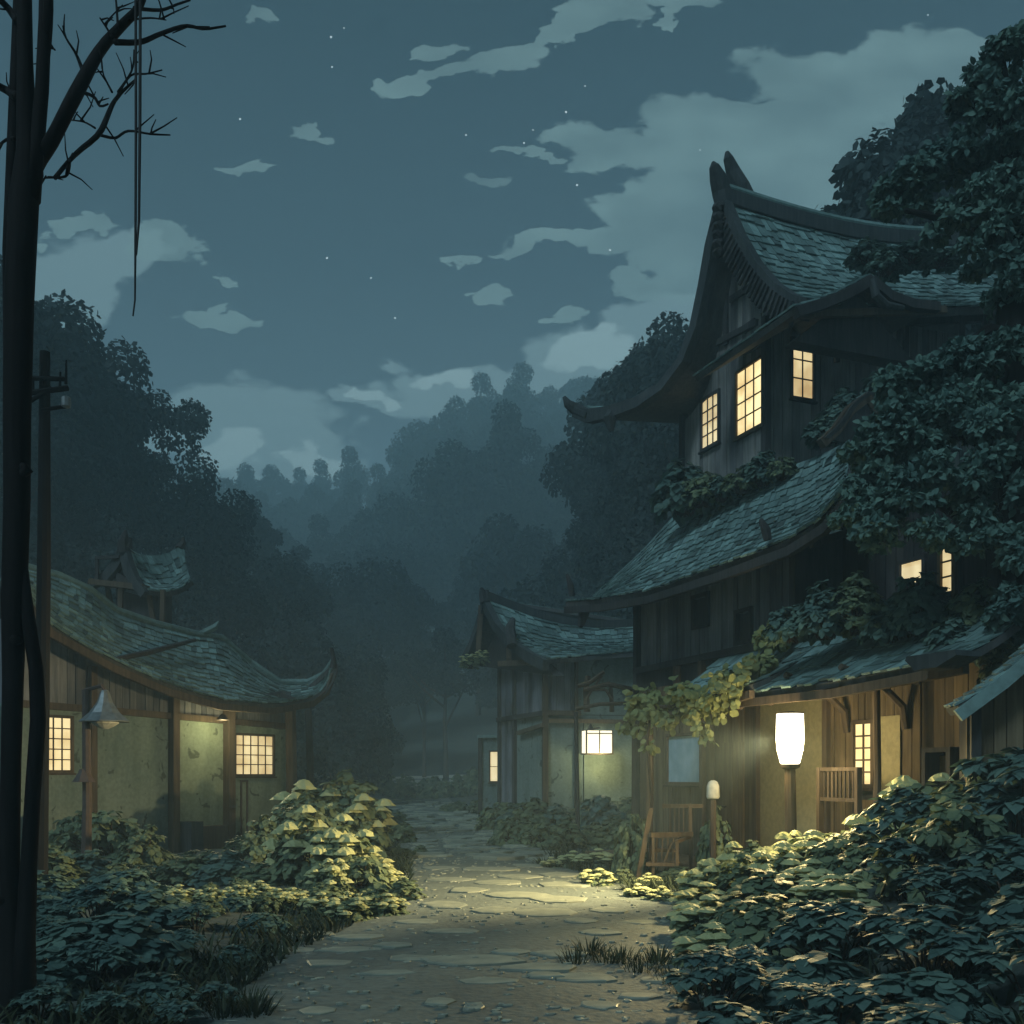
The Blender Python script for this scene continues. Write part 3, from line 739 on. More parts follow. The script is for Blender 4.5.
    Sd.boards(b, .06, ta, ZB, 10.9, 0, .17, rng); Sd.boards(b, ta, tb, ZB, za, 0, .17, rng); Sd.boards(b, ta, tb, zb, 10.9, 0, .17, rng); Sd.boards(b, tb, 6.6, ZB, 10.9, 0, .17, rng); H.part("side_wall", b, M['tower'])
    body = MB(); Sd.slabwall(body, .1, 6.6, ZB, 10.9, -.3, -.06); H.part("inner_wall", body, M['dark'])
    window_px(H, Sd, *wx, 0, 2, 3, wood='dark', label="lit six-pane window on the tower's side wall")
    window_px(H, Sd, 872, 886, 330, 362, 0, 1, 1, pane='glass', wood='dark', label="unlit bluish window under the dormer")
    # main roof: two curved slopes swept back along the ridge
    L = 6.9
    ridge_end = P(985, 245, 22.5)
    def slope(V, lift_end):
        f = interp(V); a = V[0]
        def S(u, v):
            p = f(v) + (ridge_end - a) * u
            p.z += lift_end * v * u ** 1.5 - .5 * math.sin(math.pi * u) * (1 - v) * .6
            return p
        return S
    SR = slope(VR, .75); roof(H, SR, 42, 15, rng=rng, sh=.045, thick=.14)
    SL = slope(VL, .2); roof(H, SL, 26, 16, rng=rng, sh=.045, thick=.14)
    # barge boards along both verges
    q = MB(); q.sweep([p - Vector((0, 0, .10)) for p in VL], .22, [.30, .30, .30, .28, .26, .24, .24, .26, .30, .22], Vector((.93, .36, 0))); H.part("barge_board", q, M['horn'])
    q = MB(); q.sweep([p - Vector((0, 0, .12)) for p in VR], .18, .36, Vector((.93, .36, 0))); bb = H.part("barge_board", q, M['horn'])
    fR = interp(VR)
    q = MB()
    for i in range(26):
        u = .05 + .9 * i / 25; p = fR(u); d = (fR(min(1, u + .02)) - fR(u - .02)).normalized(); nn = Vector((.93, .36, 0)).cross(d).normalized()
        if nn.z > 0: nn = -nn
        o_ = -Vector((.93, .36, 0)) * .11
        q.beam(p + o_ - Vector((0, 0, .02)) , p + o_ + nn * .42, .05, .05)
    H.part("barge_ribs", q, M['dark'], bb)
    q = MB(); a = VL[-1]; q.tube([VL[-2] - Vector((0, 0, .1)), a - Vector((0, 0, .05)), a + Vector((-.22, 0, .10)), a + Vector((-.30, 0, .26))], [.14, .15, .10, .04], 8); H.part("roof_horn", q, M['horn'])
    q = MB(); a = VL[-3]; q.tube([a - Vector((0, 0, .1)), a + Vector((-.06, -.05, -.25)), a + Vector((-.02, -.05, -.52))], [.12, .15, .06], 7); H.part("eave_boss", q, M['horn'])
    # ridge with its twin horns
    rp = [SR(u, 0) + Vector((0, 0, .10)) for u in [i / 12 for i in range(13)]]
    q = MB(); q.sweep(rp, .26, .28, Vector((.36, -.93, 0))); H.part("ridge", q, M['horn'])
    q = MB(); q.tube([p + Vector((0, 0, .2)) for p in rp], .10, 8); H.part("ridge_cap", q, M['roof'])
    D0 = VL[0].y
    q = MB(); q.tube([P(724, 206, D0), P(722, 192, D0), P(718, 178, D0 - .1), P(714, 166, D0 - .2), P(713, 162, D0 - .2)], [.17, .20, .17, .10, .03], 9); H.part("ridge_horn", q, M['horn'])
    q = MB(); q.tube([P(752, 204, D0 + .3), P(742, 188, D0 + .3), P(733, 172, D0 + .3), P(728, 158, D0 + .2), P(727, 152, D0 + .2)], [.13, .17, .15, .10, .04], 9); H.part("ridge_horn", q, M['horn'])
    q = MB()
    for k in range(6):
        x, y = 716 + 3 * R.random(), 206 + 9 * k; q.tube([P(x + 4, y, D0 - .1), P(x - 1, y + 2, D0 - .3), P(x - 3, y - 1, D0 - .35)], [.10, .10, .04], 7)
    H.part("gable_carving", q, M['dark'])
    # dormer on the side slope
    s_d = 2.35
    pk = Sd.pt(871, 274, s_d); dl = [pk, Sd.pt(846, 288, s_d), Sd.pt(822, 298, s_d), Sd.pt(796, 306, s_d)]; dr = [pk, Sd.pt(890, 290, s_d), Sd.pt(912, 298, s_d), Sd.pt(938, 301, s_d)]
    back = -Sd.n * 3.2
    for V in (dl, dr):
        f = interp(V); S = (lambda f: lambda u, v: f(v) + back * u + Vector((0, 0, .35 * u * (1 - v))))(f); roof(H, S, 12, 8, name="dormer_roof", rng=rng, sh=.04, thick=.10)
        q = MB(); q.sweep([p - Vector((0, 0, .12)) for p in V], .14, .16, Sd.n); H.part("barge_board", q, M['dark'])
    q = MB(); ta, tb = Sd.px(806, 300, s_d)[0], Sd.px(930, 300, s_d)[0]; tm = Sd.px(871, 274, s_d)[0]; za = Sd.px(806, 303, s_d)[1] - .2; zp = pk.z - .25
    q.hexa([Sd.at(ta, 2.0, za - .3), Sd.at(tb, 2.0, za - .3), Sd.at(tb, 1.7, za - .3), Sd.at(ta, 1.7, za - .3), Sd.at(tm - .1, 2.0, zp), Sd.at(tm + .1, 2.0, zp), Sd.at(tm + .1, 1.7, zp), Sd.at(tm - .1, 1.7, zp)]); H.part("dormer_gable", q, M['dark'])
    q = MB(); q.beam(Sd.pt(795, 315, 2.2), Sd.pt(945, 310, 2.2), .10, .12); H.part("beam", q, M['post'])
    q = MB(); q.beam(Sd.pt(840, 326, 1.0), Sd.pt(1000, 318, 1.0), .10, .12); H.part("beam", q, M['dark'])
    for x in (837, 906, 962, 985):
        q = MB(); q.beam(Sd.pt(x, 310, 1.1), Sd.pt(x, 362, 1.0), .09, .09, (1, 0, 0)); H.part("post", q, M['dark'])
    q = MB(); q.tube([Sd.pt(872, 280, 2.4), Sd.pt(876, 296, 2.45), Sd.pt(886, 305, 2.45), Sd.pt(903, 308, 2.4)], [.07, .08, .07, .05], 8); H.part("bracket", q, M['horn'])
    # little gabled hood above the lean-to roof
    s_h = 2.6
    pk = Sd.pt(866, 392, s_h); hl = [pk, Sd.pt(850, 404, s_h), Sd.pt(836, 424, s_h), Sd.pt(821, 438, s_h)]; hr = [pk, Sd.pt(880, 412, s_h), Sd.pt(893, 428, s_h), Sd.pt(905, 437, s_h)]
    back2 = Vector((.86, .50, 0)) * 1.5
    for V in (hl, hr):
        f = interp(V); S = (lambda f: lambda u, v: f(v) + back2 * u)(f); roof(H, S, 9, 6, name="hood_roof", rng=rng, sh=.035, thick=.08)
        q = MB(); q.sweep([p - Vector((0, 0, .10)) for p in V], .12, .16, Sd.n); H.part("barge_board", q, M['post'])
    q = MB(); o1 = back2 * .12; A_, B_, C_ = [p + o1 - Vector((0, 0, .16)) for p in (hl[-1].lerp(hr[-1], .12), hl[-1].lerp(hr[-1], .88), pk)]; dn = Vector((0, 0, -1.2))
    o2 = back2 * .75; q.hexa([A_ + dn, B_ + dn, B_ + dn + o2, A_ + dn + o2, A_, B_, B_ + o2, A_ + o2]); q.add([A_, B_, C_, A_ + o2, B_ + o2, C_ + o2], [(0, 1, 2), (3, 5, 4), (0, 2, 5, 3), (1, 4, 5, 2)]); H.part("hood_body", q, M['dark'])
    q = MB(); q.beam(Sd.pt(846, 425, 2.3), Sd.pt(846, 456, 2.3), .09, .09, (1, 0, 0)); H.part("post", q, M['post'])
    return S2, H
S2_roof, TALL = tall_house()

# ------------------------------------------------------------------ lanterns
def spot(name, loc, to, power, angle, blend=.9, col=(1, .78, .40), r=.12):
    d = bpy.data.lights.new(name, 'SPOT'); d.energy = power; d.spot_size = math.radians(angle); d.spot_blend = blend; d.color = col; d.shadow_soft_size = r
    o = bpy.data.objects.new(name, d); COL.objects.link(o); o.location = loc; o.rotation_euler = (Vector(loc) - Vector(to)).to_track_quat('Z', 'Y').to_euler(); return o
def point(name, loc, power, col=(1, .78, .40), r=.1):
    d = bpy.data.lights.new(name, 'POINT'); d.energy = power; d.color = col; d.shadow_soft_size = r
    o = bpy.data.objects.new(name, d); COL.objects.link(o); o.location = loc; return o
def post_lantern():
    D = 13.0; c = P(790, 764, D); top = P(790, 714, D).z
    T_ = Thing("post_lantern", "glowing white paper lantern on a brown post before the tall house", "lantern", (c.x, c.y, 0))
    k = D / FPX
    q = MB(); h = top - c.z
    q.lathe(c, [(.105, 0), (.125, .015), (.165, h * .28), (.178, h * .5), (.176, h * .75), (.170, h)], 24); T_.part("lamp_shade", q, M['lantern'], smooth=False)
    q = MB(); q.lathe(c, [(.05, -.08), (.12, -.045), (.135, -.005), (.10, -.002)], 20); T_.part("collar", q, M['post'])
    q = MB(); q.lathe((c.x, c.y, top + .004), [(.176, 0), (.178, .012), (.04, .03)], 24); T_.part("cap", q, M['post'])
    q = MB(); q.tube([(c.x, c.y, -.1), (c.x + .01, c.y, 1.0), (c.x, c.y, c.z - .06)], [.085, .075, .07], 10); T_.part("post", q, M['cane'])
    out = Vector((-.93, -.36, 0)).normalized()
    z = c.z + h * .5
    # points carry the lantern's glow; two added spots brighten path, bushes and bank
    a = spot("lantern_and_fill_light", Vector((c.x, c.y, z)) + out * .20, (-1.6, 13.7, .35), 5600, 98, 1.0); a.parent = T_.root; a.location -= T_.loc
    b_ = spot("lantern_and_fill_light", Vector((c.x, c.y, z)) + Vector((-.05, -.27, 0)), (3.3, 10.4, .8), 1700, 96, 1.0, (1, .76, .32), .2); b_.parent = T_.root; b_.location -= T_.loc
    for i, (dx, dy, pw) in enumerate(((-.93, -.36, 40), (-.36, .93, 90), (.80, .30, 34))):
        v = Vector((dx, dy, 0)).normalized(); o = point("lantern_and_fill_light", Vector((c.x, c.y, z - .1)) + v * .27, pw); o.parent = T_.root; o.location -= T_.loc
post_lantern()

# ------------------------------------------------------------------ the low plastered house on the left
Lf = Frame((-8.73, 18.5), (.53, .85), (.85, -.53))
def low_house():
    H = Thing("low_house", "low plastered house with sweeping shake roof, brown posts and two lit windows", "house", Lf.at(2, -2, 0))
    rng = random.Random(4)
    X = lambda x, y=760, s=0: Lf.px(x, y, s)[0]
    t0, t1 = X(8), X(291)
    zb = lambda x, y: Lf.px(x, y)[1]
    ztop = lambda t: lerp_tab(t, [(X(45), zb(45, 708)), (X(94), zb(94, 712)), (X(164), zb(164, 718)), (X(289), zb(289, 729))])
    # openings stay open: the plaster is laid round the two windows
    q = MB(); xa, xb = X(172), X(224)
    Lf.slabwall(q, t0, X(43), -.1, ztop, -.25, 0, 4); Lf.slabwall(q, X(43), X(71), -.1, zb(57, 772), -.25, 0); Lf.slabwall(q, X(71), xa, -.1, ztop, -.25, 0, 8); Lf.slabwall(q, X(43), X(71), zb(57, 716), ztop, -.25, 0, 2)
    H.part("plaster_wall", q, M['plaster2'])
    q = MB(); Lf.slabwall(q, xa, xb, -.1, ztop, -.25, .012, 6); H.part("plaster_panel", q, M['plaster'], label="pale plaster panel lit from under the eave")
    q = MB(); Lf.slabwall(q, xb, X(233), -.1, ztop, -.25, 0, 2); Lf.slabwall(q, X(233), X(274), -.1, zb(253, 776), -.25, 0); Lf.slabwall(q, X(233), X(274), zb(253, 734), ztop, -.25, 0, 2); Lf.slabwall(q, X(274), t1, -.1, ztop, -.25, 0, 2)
    H.part("plaster_wall", q, M['plaster'])
    window_px(H, Lf, 44, 70, 718, 770, -.02, 3, 5, wood='post', label="tall lit window beside the black tree trunk")
    window_px(H, Lf, 235, 272, 736, 774, -.02, 5, 4, wood='post', label="wide lit lattice window by the end post")
    # plank band between plaster and roof
    eave_px = [(12, 578), (51, 625), (113, 660), (168, 684), (219, 699), (273, 704), (312, 697), (326, 686), (333, 668)]
    eave = [Lf.pt(x, y, .85) for x, y in eave_px]
    etab = sorted([Lf.px(x, y, .85) for x, y in eave_px[:7]])
    roofz = lambda t: lerp_tab(t + .12, etab) + .02
    b = MB(); Lf.boards(b, t0, X(224), lambda t: ztop(t) + .1, lambda t: max(roofz(t), ztop(t) + .2) + .15, -.02, .17, rng); H.part("plank_band", b, M['plank'])
    b = MB(); Lf.boards(b, X(224), t1, lambda t: ztop(t) + .0, lambda t: roofz(t) + .15, .01, .15, rng); H.part("plank_band", b, M['plank'])
    for xa_, xb_ in ((8, 100), (100, 165), (165, 291)):
        q = MB(); a, c = X(xa_), X(xb_); q.beam(Lf.at(a, .05, ztop(a) + .05), Lf.at(c, .05, ztop(c) + .05), .12, .13); H.part("beam", q, M['post'])
    for x, w in ((90, .13), (171, .17), (226, .19)):
        q = MB(); t = X(x); Lf.box(q, t - w / 2, t + w / 2, .014, .014 + w, -.1, roofz(t) - .02); H.part("post", q, M['post'])
    q = MB(); t = X(291, 760, .3); q.tube([Lf.at(t, .3, -.1), Lf.at(t + .02, .3, 1.6), Lf.at(t, .28, roofz(t) - .05)], [.15, .13, .13], 8); H.part("post", q, M['post'])
    q = MB(); c = P(310, 775, 26.5); q.tube([(c.x, c.y, -.2), (c.x, c.y, 2.0), (c.x - .05, c.y, 3.5)], [.11, .10, .09], 8); H.part("post", q, M['dark'])
    # thin door outline, low box and step by the panel
    q = MB(); Lf.box(q, X(240), X(241.4), .0, .03, .1, zb(240, 780)); Lf.box(q, X(246), X(247.4), .0, .03, .1, zb(246, 780)); Lf.box(q, X(240), X(247.4), .0, .032, zb(243, 782), zb(243, 780)); H.part("pipe", q, M['rust'])
    q = MB(); Lf.box(q, X(177), X(189), .05, .45, -.1, .62); H.part("crate", q, M['horn'])
    q = MB(); Lf.box(q, X(190), X(219), .05, .30, -.1, .50); H.part("step", q, M['post'])
    # end wall and back so that the body is closed
    e = Lf.at(t1, 0, 0); E = Frame((e.x, e.y), (-.85, .53), (.53, .85))
    q = MB(); E.slabwall(q, .0, 5.0, -.1, 2.6, -.25, -.01); H.part("end_wall", q, M['plaster2'])
    b = MB(); E.boards(b, .3, 5.0, 2.5, 3.1, .02, .18, rng); H.part("plank_band", b, M['plank'])
    e = Lf.at(t0, -.02, 0); E2 = Frame((e.x, e.y), (-.85, .53), (-.53, -.85)); q = MB(); E2.slabwall(q, 0, 4.2, -.1, 2.9, -.25, 0); H.part("end_wall", q, M['plaster2'])
    b = MB(); E2.boards(b, 0, 4.2, 2.8, lambda t: 4.3 + .45 * min(t, 2.0) - .7 * max(0, t - 2.0), -.02, .18, rng); H.part("plank_band", b, M['plank'])
    # roof
    up = [(12, 566), (59, 578), (90, 592), (117, 613), (156, 626), (195, 636), (222, 640), (250, 664), (281, 684), (318, 680), (334, 664)]
    ridge = [Lf.pt(x, y, -1.5) for x, y in up[:8]] + [Lf.pt(280, 684, -1.1), Lf.pt(308, 684, -.6), Lf.pt(325, 676, 0), Lf.pt(334, 663, .5)]
    S = loft(ridge, eave, .12); roof(H, S, 52, 12, rng=rng, sh=.045, thick=.11)
    backe = [p + Vector((-2.6, 1.6, -1.6)) for p in ridge]
    roof(H, loft(ridge, backe, .1), 30, 7, rng=rng, sh=.045, thick=.11)
    q = MB(); q.tube([p + Vector((0, 0, .05)) for p in ridge], .09, 7); H.part("ridge", q, M['roof'])
    a = Lf.pt(213, 632, -1.4); q = MB(); q.tube([a + Vector((-.9, -.5, -.28)), a + Vector((-.3, -.2, -.12)), a + Vector((.05, 0, .12)), a + Vector((.12, .05, .26))], [.05, .09, .08, .02], 7); H.part("ridge_fin", q, M['roof'])
    q = MB(); q.sweep([p - Vector((0, 0, .16)) for p in eave], .10, .14, Lf.n); H.part("eave_beam", q, M['post'])
    q = MB(); q.tube([eave[-1], eave[-1] + Vector((.02, 0, .18)), eave[-1] + Vector((-.03, 0, .48))], [.09, .07, .04], 7); H.part("roof_horn", q, M['dark'])
    q = MB(); q.tube([Lf.pt(112, 660, .75), Lf.pt(150, 652, .15), Lf.pt(195, 640, -.8)], [.05, .06, .04], 6); H.part("hip_pole", q, M['dark'])
    for x in (110, 140, 200, 250, 280):
        t = X(x); q = MB(); z = lerp_tab(t, etab); q.beam(Lf.at(t, 0, z + .1), Lf.at(t, .8, z - .12), .08, .10); H.part("rafter", q, M['dark'])
    # warm lamp tucked under the eave, above the pale panel
    q = MB(); t = X(203); z = ztop(t); c = Lf.at(t, .62, z + .06); q.lathe(c, [(.02, -.03), (.045, -.02), (.045, .0), (.02, .01)], 12); H.part("eave_lamp", q, M['walllamp']); q = MB(); q.lathe(c, [(.13, -.05), (.135, -.04), (.05, .06), (.02, .09)], 14); H.part("lamp_hood", q, M['rust'])
    o = point("eave_lamp_light", Lf.at(t, .66, z - .10), 52, (1, .85, .42), .2); o.parent = H.root; o.location -= H.loc
    o = spot("eave_lamp_light", Lf.at(t, .66, z - .07), (-2.9, 15.5, .6), 380, 95, 1.0, (1, .85, .45)); o.parent = H.root; o.location -= H.loc
    # roof turret: a little saddle-roofed belvedere on posts
    D = 24.2; pt = lambda x, y, d=0: P(x, y, D + d)
    q = MB(); q.hexa([pt(116, 632, -.5), pt(160, 632, -.7), pt(172, 632, .9), pt(124, 632, 1.1), pt(116, 572, -.5), pt(158, 594, -.7), pt(172, 590, .9), pt(124, 572, 1.1)]); H.part("turret_body", q, M['dark'])
    for a, c, d in (((121, 583), (120, 628), -.75), ((148, 590), (155, 630), -.9), ((163, 590), (162, 628), -.85), ((106, 580), (111, 606), -.3)):
        q = MB(); q.beam(pt(*a, d), pt(*c, d), .10, .10, (1, 0, 0)); H.part("turret_post", q, M['post'])
    q = MB(); q.beam(pt(92, 582, -.5), pt(146, 588, -1.0), .25, .13); H.part("turret_beam", q, M['post'])
    q = MB(); q.beam(pt(96, 558, -.4), pt(120, 557, -.7), .07, .07); q.beam(pt(97, 558, -.4), pt(97, 580, -.4), .07, .07, (1, 0, 0)); H.part("turret_rail", q, M['dark'])
    A = [pt(127, 547, -.6), pt(136, 553, -.2), pt(150, 556, .3), pt(166, 554, .8), pt(183, 545, 1.3)]
    lowf = [pt(147, 591, -1.05), pt(158, 592, -.9), pt(170, 592, -.6), pt(181, 589, -.2), pt(192, 581, .3)]
    lowb = [pt(96, 581, -.1), pt(104, 578, .5), pt(116, 576, 1.1), pt(130, 574, 1.7), pt(146, 566, 2.3)]
    roof(H, loft(A, lowf, .22), 15, 7, name="turret_roof", rng=rng, sh=.04, thick=.09)
    roof(H, loft(A, lowb, .22), 12, 6, name="turret_roof", rng=rng, sh=.04, thick=.09)
    for V in ([A[0], pt(131, 562, -.75), pt(138, 578, -.92), pt(148, 591, -1.06)], [A[0], pt(120, 560, -.45), pt(110, 573, -.28), pt(95, 581, -.1)]):
        f = MB(); f.sweep([p + Vector((-.04, -.06, -.10)) for p in V], .14, [.26, .28, .26, .18], (.5, .86, 0)); H.part("barge_board", f, M['horn'])
    g = [A[0] + Vector((.06, .10, -.34)), pt(144, 590, -.9) + Vector((0, 0, -.16)), pt(100, 580, -.05) + Vector((0, 0, -.12))]; g2 = [k + Vector((.03, .05, 0)) for k in g]
    q = MB(); q.add(g + g2, [(0, 1, 2), (3, 5, 4), (0, 3, 4, 1), (0, 2, 5, 3), (1, 4, 5, 2)]); H.part("turret_gable", q, M['plank'])
    g = [A[-1] + Vector((-.05, -.05, -.36)), pt(189, 583, .3) + Vector((0, 0, -.2)), pt(148, 568, 2.2) + Vector((0, 0, -.2))]; g2 = [k + Vector((-.03, -.05, 0)) for k in g]
    q = MB(); q.add(g + g2, [(0, 1, 2), (3, 5, 4), (0, 3, 4, 1), (0, 2, 5, 3), (1, 4, 5, 2)]); H.part("turret_gable", q, M['dark'])
    for pts, rr_ in (([pt(124, 552, -.7), pt(124, 540, -.75), pt(126, 530, -.75)], [.15, .13, .03]), ([pt(128, 548, -.7), pt(130, 538, -.7)], [.12, .05]), ([pt(179, 549, 1.2), pt(183, 543, 1.3), pt(183, 537, 1.3)], [.11, .09, .03])):
        f = MB(); f.tube(pts, rr_, 7); H.part("roof_horn", f, M['dark'])
low_house()

# ------------------------------------------------------------------ the middle house
Mc = P(545, 800, 30.0)
MR = Frame((Mc.x, Mc.y), (.97, .20), (.20, -.97))
ML = Frame((Mc.x, Mc.y), (-.35, .94), (-.94, -.35))
def middle_house():
    H = Thing("corner_house", "two-storey house with grey-green plaster and curved gable beyond the porch", "house", MR.at(2, -2, 0))
    rng = random.Random(8)
    xr = lambda x, y=740: MR.px(x, y)[0]; xl = lambda x, y=740: ML.px(x, y)[0]
    zr = lambda x, y: MR.px(x, y)[1]; zl = lambda x, y: ML.px(x, y)[1]
    tl, tr = xl(500), 5.0
    q = MB(); MR.slabwall(q, .02, tr, -.1, 5.3, -.3, -.06); ML.slabwall(q, .02, tl, -.1, 5.3, -.3, -.06); H.part("inner_wall", q, M['dark'])
    zm = zr(560, 715)
    q = MB(); MR.slabwall(q, .0, xr(583), -.1, zm, -.06, 0); MR.slabwall(q, xr(635), tr, -.1, zm, -.06, 0); MR.slabwall(q, xr(583), xr(635), zr(600, 722), zm, -.06, .0); H.part("plaster_wall", q, M['plaster2'])
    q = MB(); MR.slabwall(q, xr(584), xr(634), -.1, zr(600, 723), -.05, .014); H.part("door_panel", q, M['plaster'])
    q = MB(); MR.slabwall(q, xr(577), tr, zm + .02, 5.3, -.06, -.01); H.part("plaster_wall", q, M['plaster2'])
    b = MB(); MR.boards(b, .0, xr(575), zm + .06, 5.3, 0, .22, rng); H.part("plank_wall", b, M['plank'])
    b = MB(); ML.boards(b, .05, tl, zm + .1, 5.3, .02, .24, rng); H.part("plank_wall", b, M['plank'])
    q = MB(); ML.slabwall(q, .05, xl(517), -.1, zm, -.06, 0); H.part("plaster_wall", q, M['plaster2'])
    b = MB(); ML.boards(b, xl(516), tl, -.1, zm, .01, .22, rng); H.part("plank_wall", b, M['plank'])
    for x, f, w in ((545, MR, .17), (576, MR, .10), (636, MR, .14)):
        q = MB(); t = f.px(x, 740)[0]; f.box(q, t - w / 2, t + w / 2, -.05, .09, -.1, 5.2 if x != 636 else zm); H.part("post", q, M['post'])
    for x in (516, 501):
        q = MB(); t = xl(x); ML.box(q, t - .09, t + .09, -.05, .10, -.1, 5.2); H.part("post", q, M['dark'])
    q = MB(); MR.box(q, -.1, xr(580), .02, .13, zm - .02, zm + .13); H.part("beam", q, M['post'])
    q = MB(); MR.box(q, xr(548), xr(628), .02, .10, zr(560, 723), zr(560, 719)); H.part("beam", q, M['cane'])
    q = MB(); ML.box(q, -.05, tl, .04, .14, zm - .03, zm + .12); H.part("beam", q, M['dark'])
    q = MB(); q.beam(ML.pt(518, 733, .12), ML.pt(543, 725, .12), .10, .12); H.part("beam", q, M['post'])
    # annex with the small lit window
    a = P(480, 800, 35.0); A = Frame((a.x, a.y), (1, -.05), (-.05, -1)); ta = A.px(501, 780)[0]
    q = MB(); A.slabwall(q, 0, ta + .1, -.1, A.px(490, 738)[1], -2.2, 0); H.part("annex_wall", q, M['plaster2'])
    q = MB(); A.box(q, -.06, .08, -.02, .06, -.1, A.px(490, 736)[1]); H.part("post", q, M['dark'])
    q = MB(); A.box(q, -.1, ta + .1, -2.3, .10, A.px(490, 738)[1] + .003, A.px(490, 735)[1] + .003); H.part("annex_roof", q, M['roof'])
    window_px(H, A, 490.5, 498, 752, 781, .01, 1, 2, wood='post', label="small lit window on the annex by the far path")
    # roof: ridge runs back from the gable over the path side
    apx = P(485, 598, 31.6); rend = P(655, 624, 33.0)
    VR = [apx, P(497, 622, 31.0), P(513, 640, 30.3), P(530, 652, 29.7), P(546, 660, 29.2)]
    VLn = [apx, P(479, 622, 32.6), P(472, 642, 33.3), P(464, 657, 34.0)]
    eend = P(655, 650, 30.4)
    fr_ = interp(VR); fl_ = interp(VLn)
    S = lambda u, v: fr_(v).lerp(fr_(v) + (rend - apx).lerp(eend - VR[-1], v), u) - Vector((0, 0, .45 * math.sin(math.pi * u) * (1 - v)))
    roof(H, S, 26, 11, rng=rng, sh=.06, thick=.14)
    S = lambda u, v: fl_(v) + (rend - apx) * u
    roof(H, S, 20, 8, rng=rng, sh=.06, thick=.14)
    sd = Vector((.97, .2, 0))
    q = MB(); q.sweep([p - Vector((0, 0, .15)) for p in VR], .2, .34, sd); H.part("barge_board", q, M['horn'])
    q = MB(); q.sweep([p - Vector((0, 0, .15)) for p in VLn], .2, .34, sd); H.part("barge_board", q, M['horn'])
    q = MB(); q.sweep([S(u / 8, 0) + Vector((0, 0, .1 - .45 * math.sin(math.pi * u / 8))) for u in range(9)], .22, .24, (-.2, .97, 0)); H.part("ridge", q, M['horn'])
    q = MB(); q.tube([P(485, 602, 31.5), P(483, 594, 31.5), P(481, 588, 31.4)], [.18, .14, .05], 7); q.tube([P(486, 600, 31.5), P(487, 590, 31.5)], [.14, .06], 7); H.part("roof_horn", q, M['dark'])
    q = MB(); q.tube([P(512, 646, 29.9), P(510, 628, 30.2), P(513, 619, 30.4)], [.16, .16, .08], 7); H.part("roof_horn", q, M['dark'])
    for (x0, y0, x1, y1, d) in ((481, 606, 478, 655, 31.9), (508, 632, 509, 660, 30.9), (498, 664, 545, 662, 30.4)):
        q = MB(); q.beam(P(x0, y0, d), P(x1, y1, d - .1), .16, .2, (0, 1, 0)); H.part("gable_post", q, M['post'])
    q = MB(); g = [apx - Vector((0, 0, .8)) + sd * .5, VLn[-1] - Vector((0, 0, .3)) + sd * .5, VR[-1] - Vector((0, 0, .45)) + sd * .25]; g2 = [k + sd * .3 for k in g]
    q.add(g + g2, [(0, 1, 2), (3, 5, 4), (0, 3, 4, 1), (0, 2, 5, 3), (1, 4, 5, 2)]); H.part("gable", q, M['dark'])
    return H
middle_house()

def wall_lantern():
    c = MR.pt(597, 742, .42)
    T_ = Thing("wall_lantern", "square glowing wall lantern hung on the middle house's pale door panel", "lantern", (c.x, c.y, c.z))
    w, h, d = .40, .33, .26; f = lambda q, a, b, s0, s1, z0, z1: MR.box(q, a, b, s0, s1, z0, z1)
    t, z = MR.px(597, 742, .42)
    q = MB(); f(q, t - w, t + w, .42 - d, .42 + d, z - h, z + h); T_.part("lamp_shade", q, M['walllamp'])
    q = MB()
    for a in (-w - .02, w - .02): 
        for s in (.42 - d - .02, .42 + d - .02): f(q, t + a, t + a + .04, s, s + .04, z - h - .02, z + h + .02)
    f(q, t - .015, t + .015, .42 + d + .002, .42 + d + .02, z - h, z + h); f(q, t - w, t + w, .42 + d + .003, .42 + d + .022, z + h - .10, z + h - .07)
    f(q, t - w - .03, t + w + .03, .42 - d, .42 + d + .03, z - h - .05, z - h - .022); T_.part("frame", q, M['post'])
    q = MB(); q.lathe(MR.at(t - .2, .42, z + h + .02), [(.10, 0), (.08, .06), (.02, .2)], 8); T_.part("finial", q, M['dark'])
    q = MB(); q.beam(MR.at(t, .0, z + h + .08), MR.at(t, .7, z + h + .08), .05, .05); T_.part("bracket", q, M['dark'])
    o = point("wall_lantern_light", MR.at(t, .85, z - h - .25), 60, (1, .86, .45), .15); o.parent = T_.root; o.location -= T_.loc
wall_lantern()

def garden_gate():
    D = 24.0; p = lambda x, y, d=0: P(x, y, D + d); a = p(580, 700)
    T_ = Thing("garden_gate", "crooked wooden gate frame with a long rail between the two houses", "gate", (a.x + .6, a.y, 0))
    for pts, r in (([(587, 712), (586, 690), (588, 676)], .07), ([(612, 712), (611, 690), (610, 684)], .05)):
        q = MB(); q.tube([p(*k) for k in pts], [r * 1.2, r, r], 7); T_.part("post", q, M['post'])
    for pts, r in (([(578, 686), (590, 682), (604, 672)], .055), ([(584, 690), (608, 684), (636, 690), (662, 682)], .06), ([(575, 709), (600, 704), (640, 703)], .05), ([(586, 700), (592, 690), (606, 690), (612, 700)], .035), ([(596, 684), (602, 676)], .03)):
        q = MB(); q.tube([p(*k, -.2) for k in pts], r, 7); T_.part("rail", q, M['post'])
    for x, y0, y1 in ((653, 676, 720), (636, 690, 730)):
        q = MB(); q.tube([p(x, y1 + 110, -.4), p(x, y1, -.4), p(x, y0, -.4)], [.11, .10, .08], 8); T_.part("post", q, M['post'])
    q = MB(); q.tube([p(576, 712), p(577, 780), p(578, 838)], .05, 6); T_.part("post", q, M['dark'])
garden_gate()

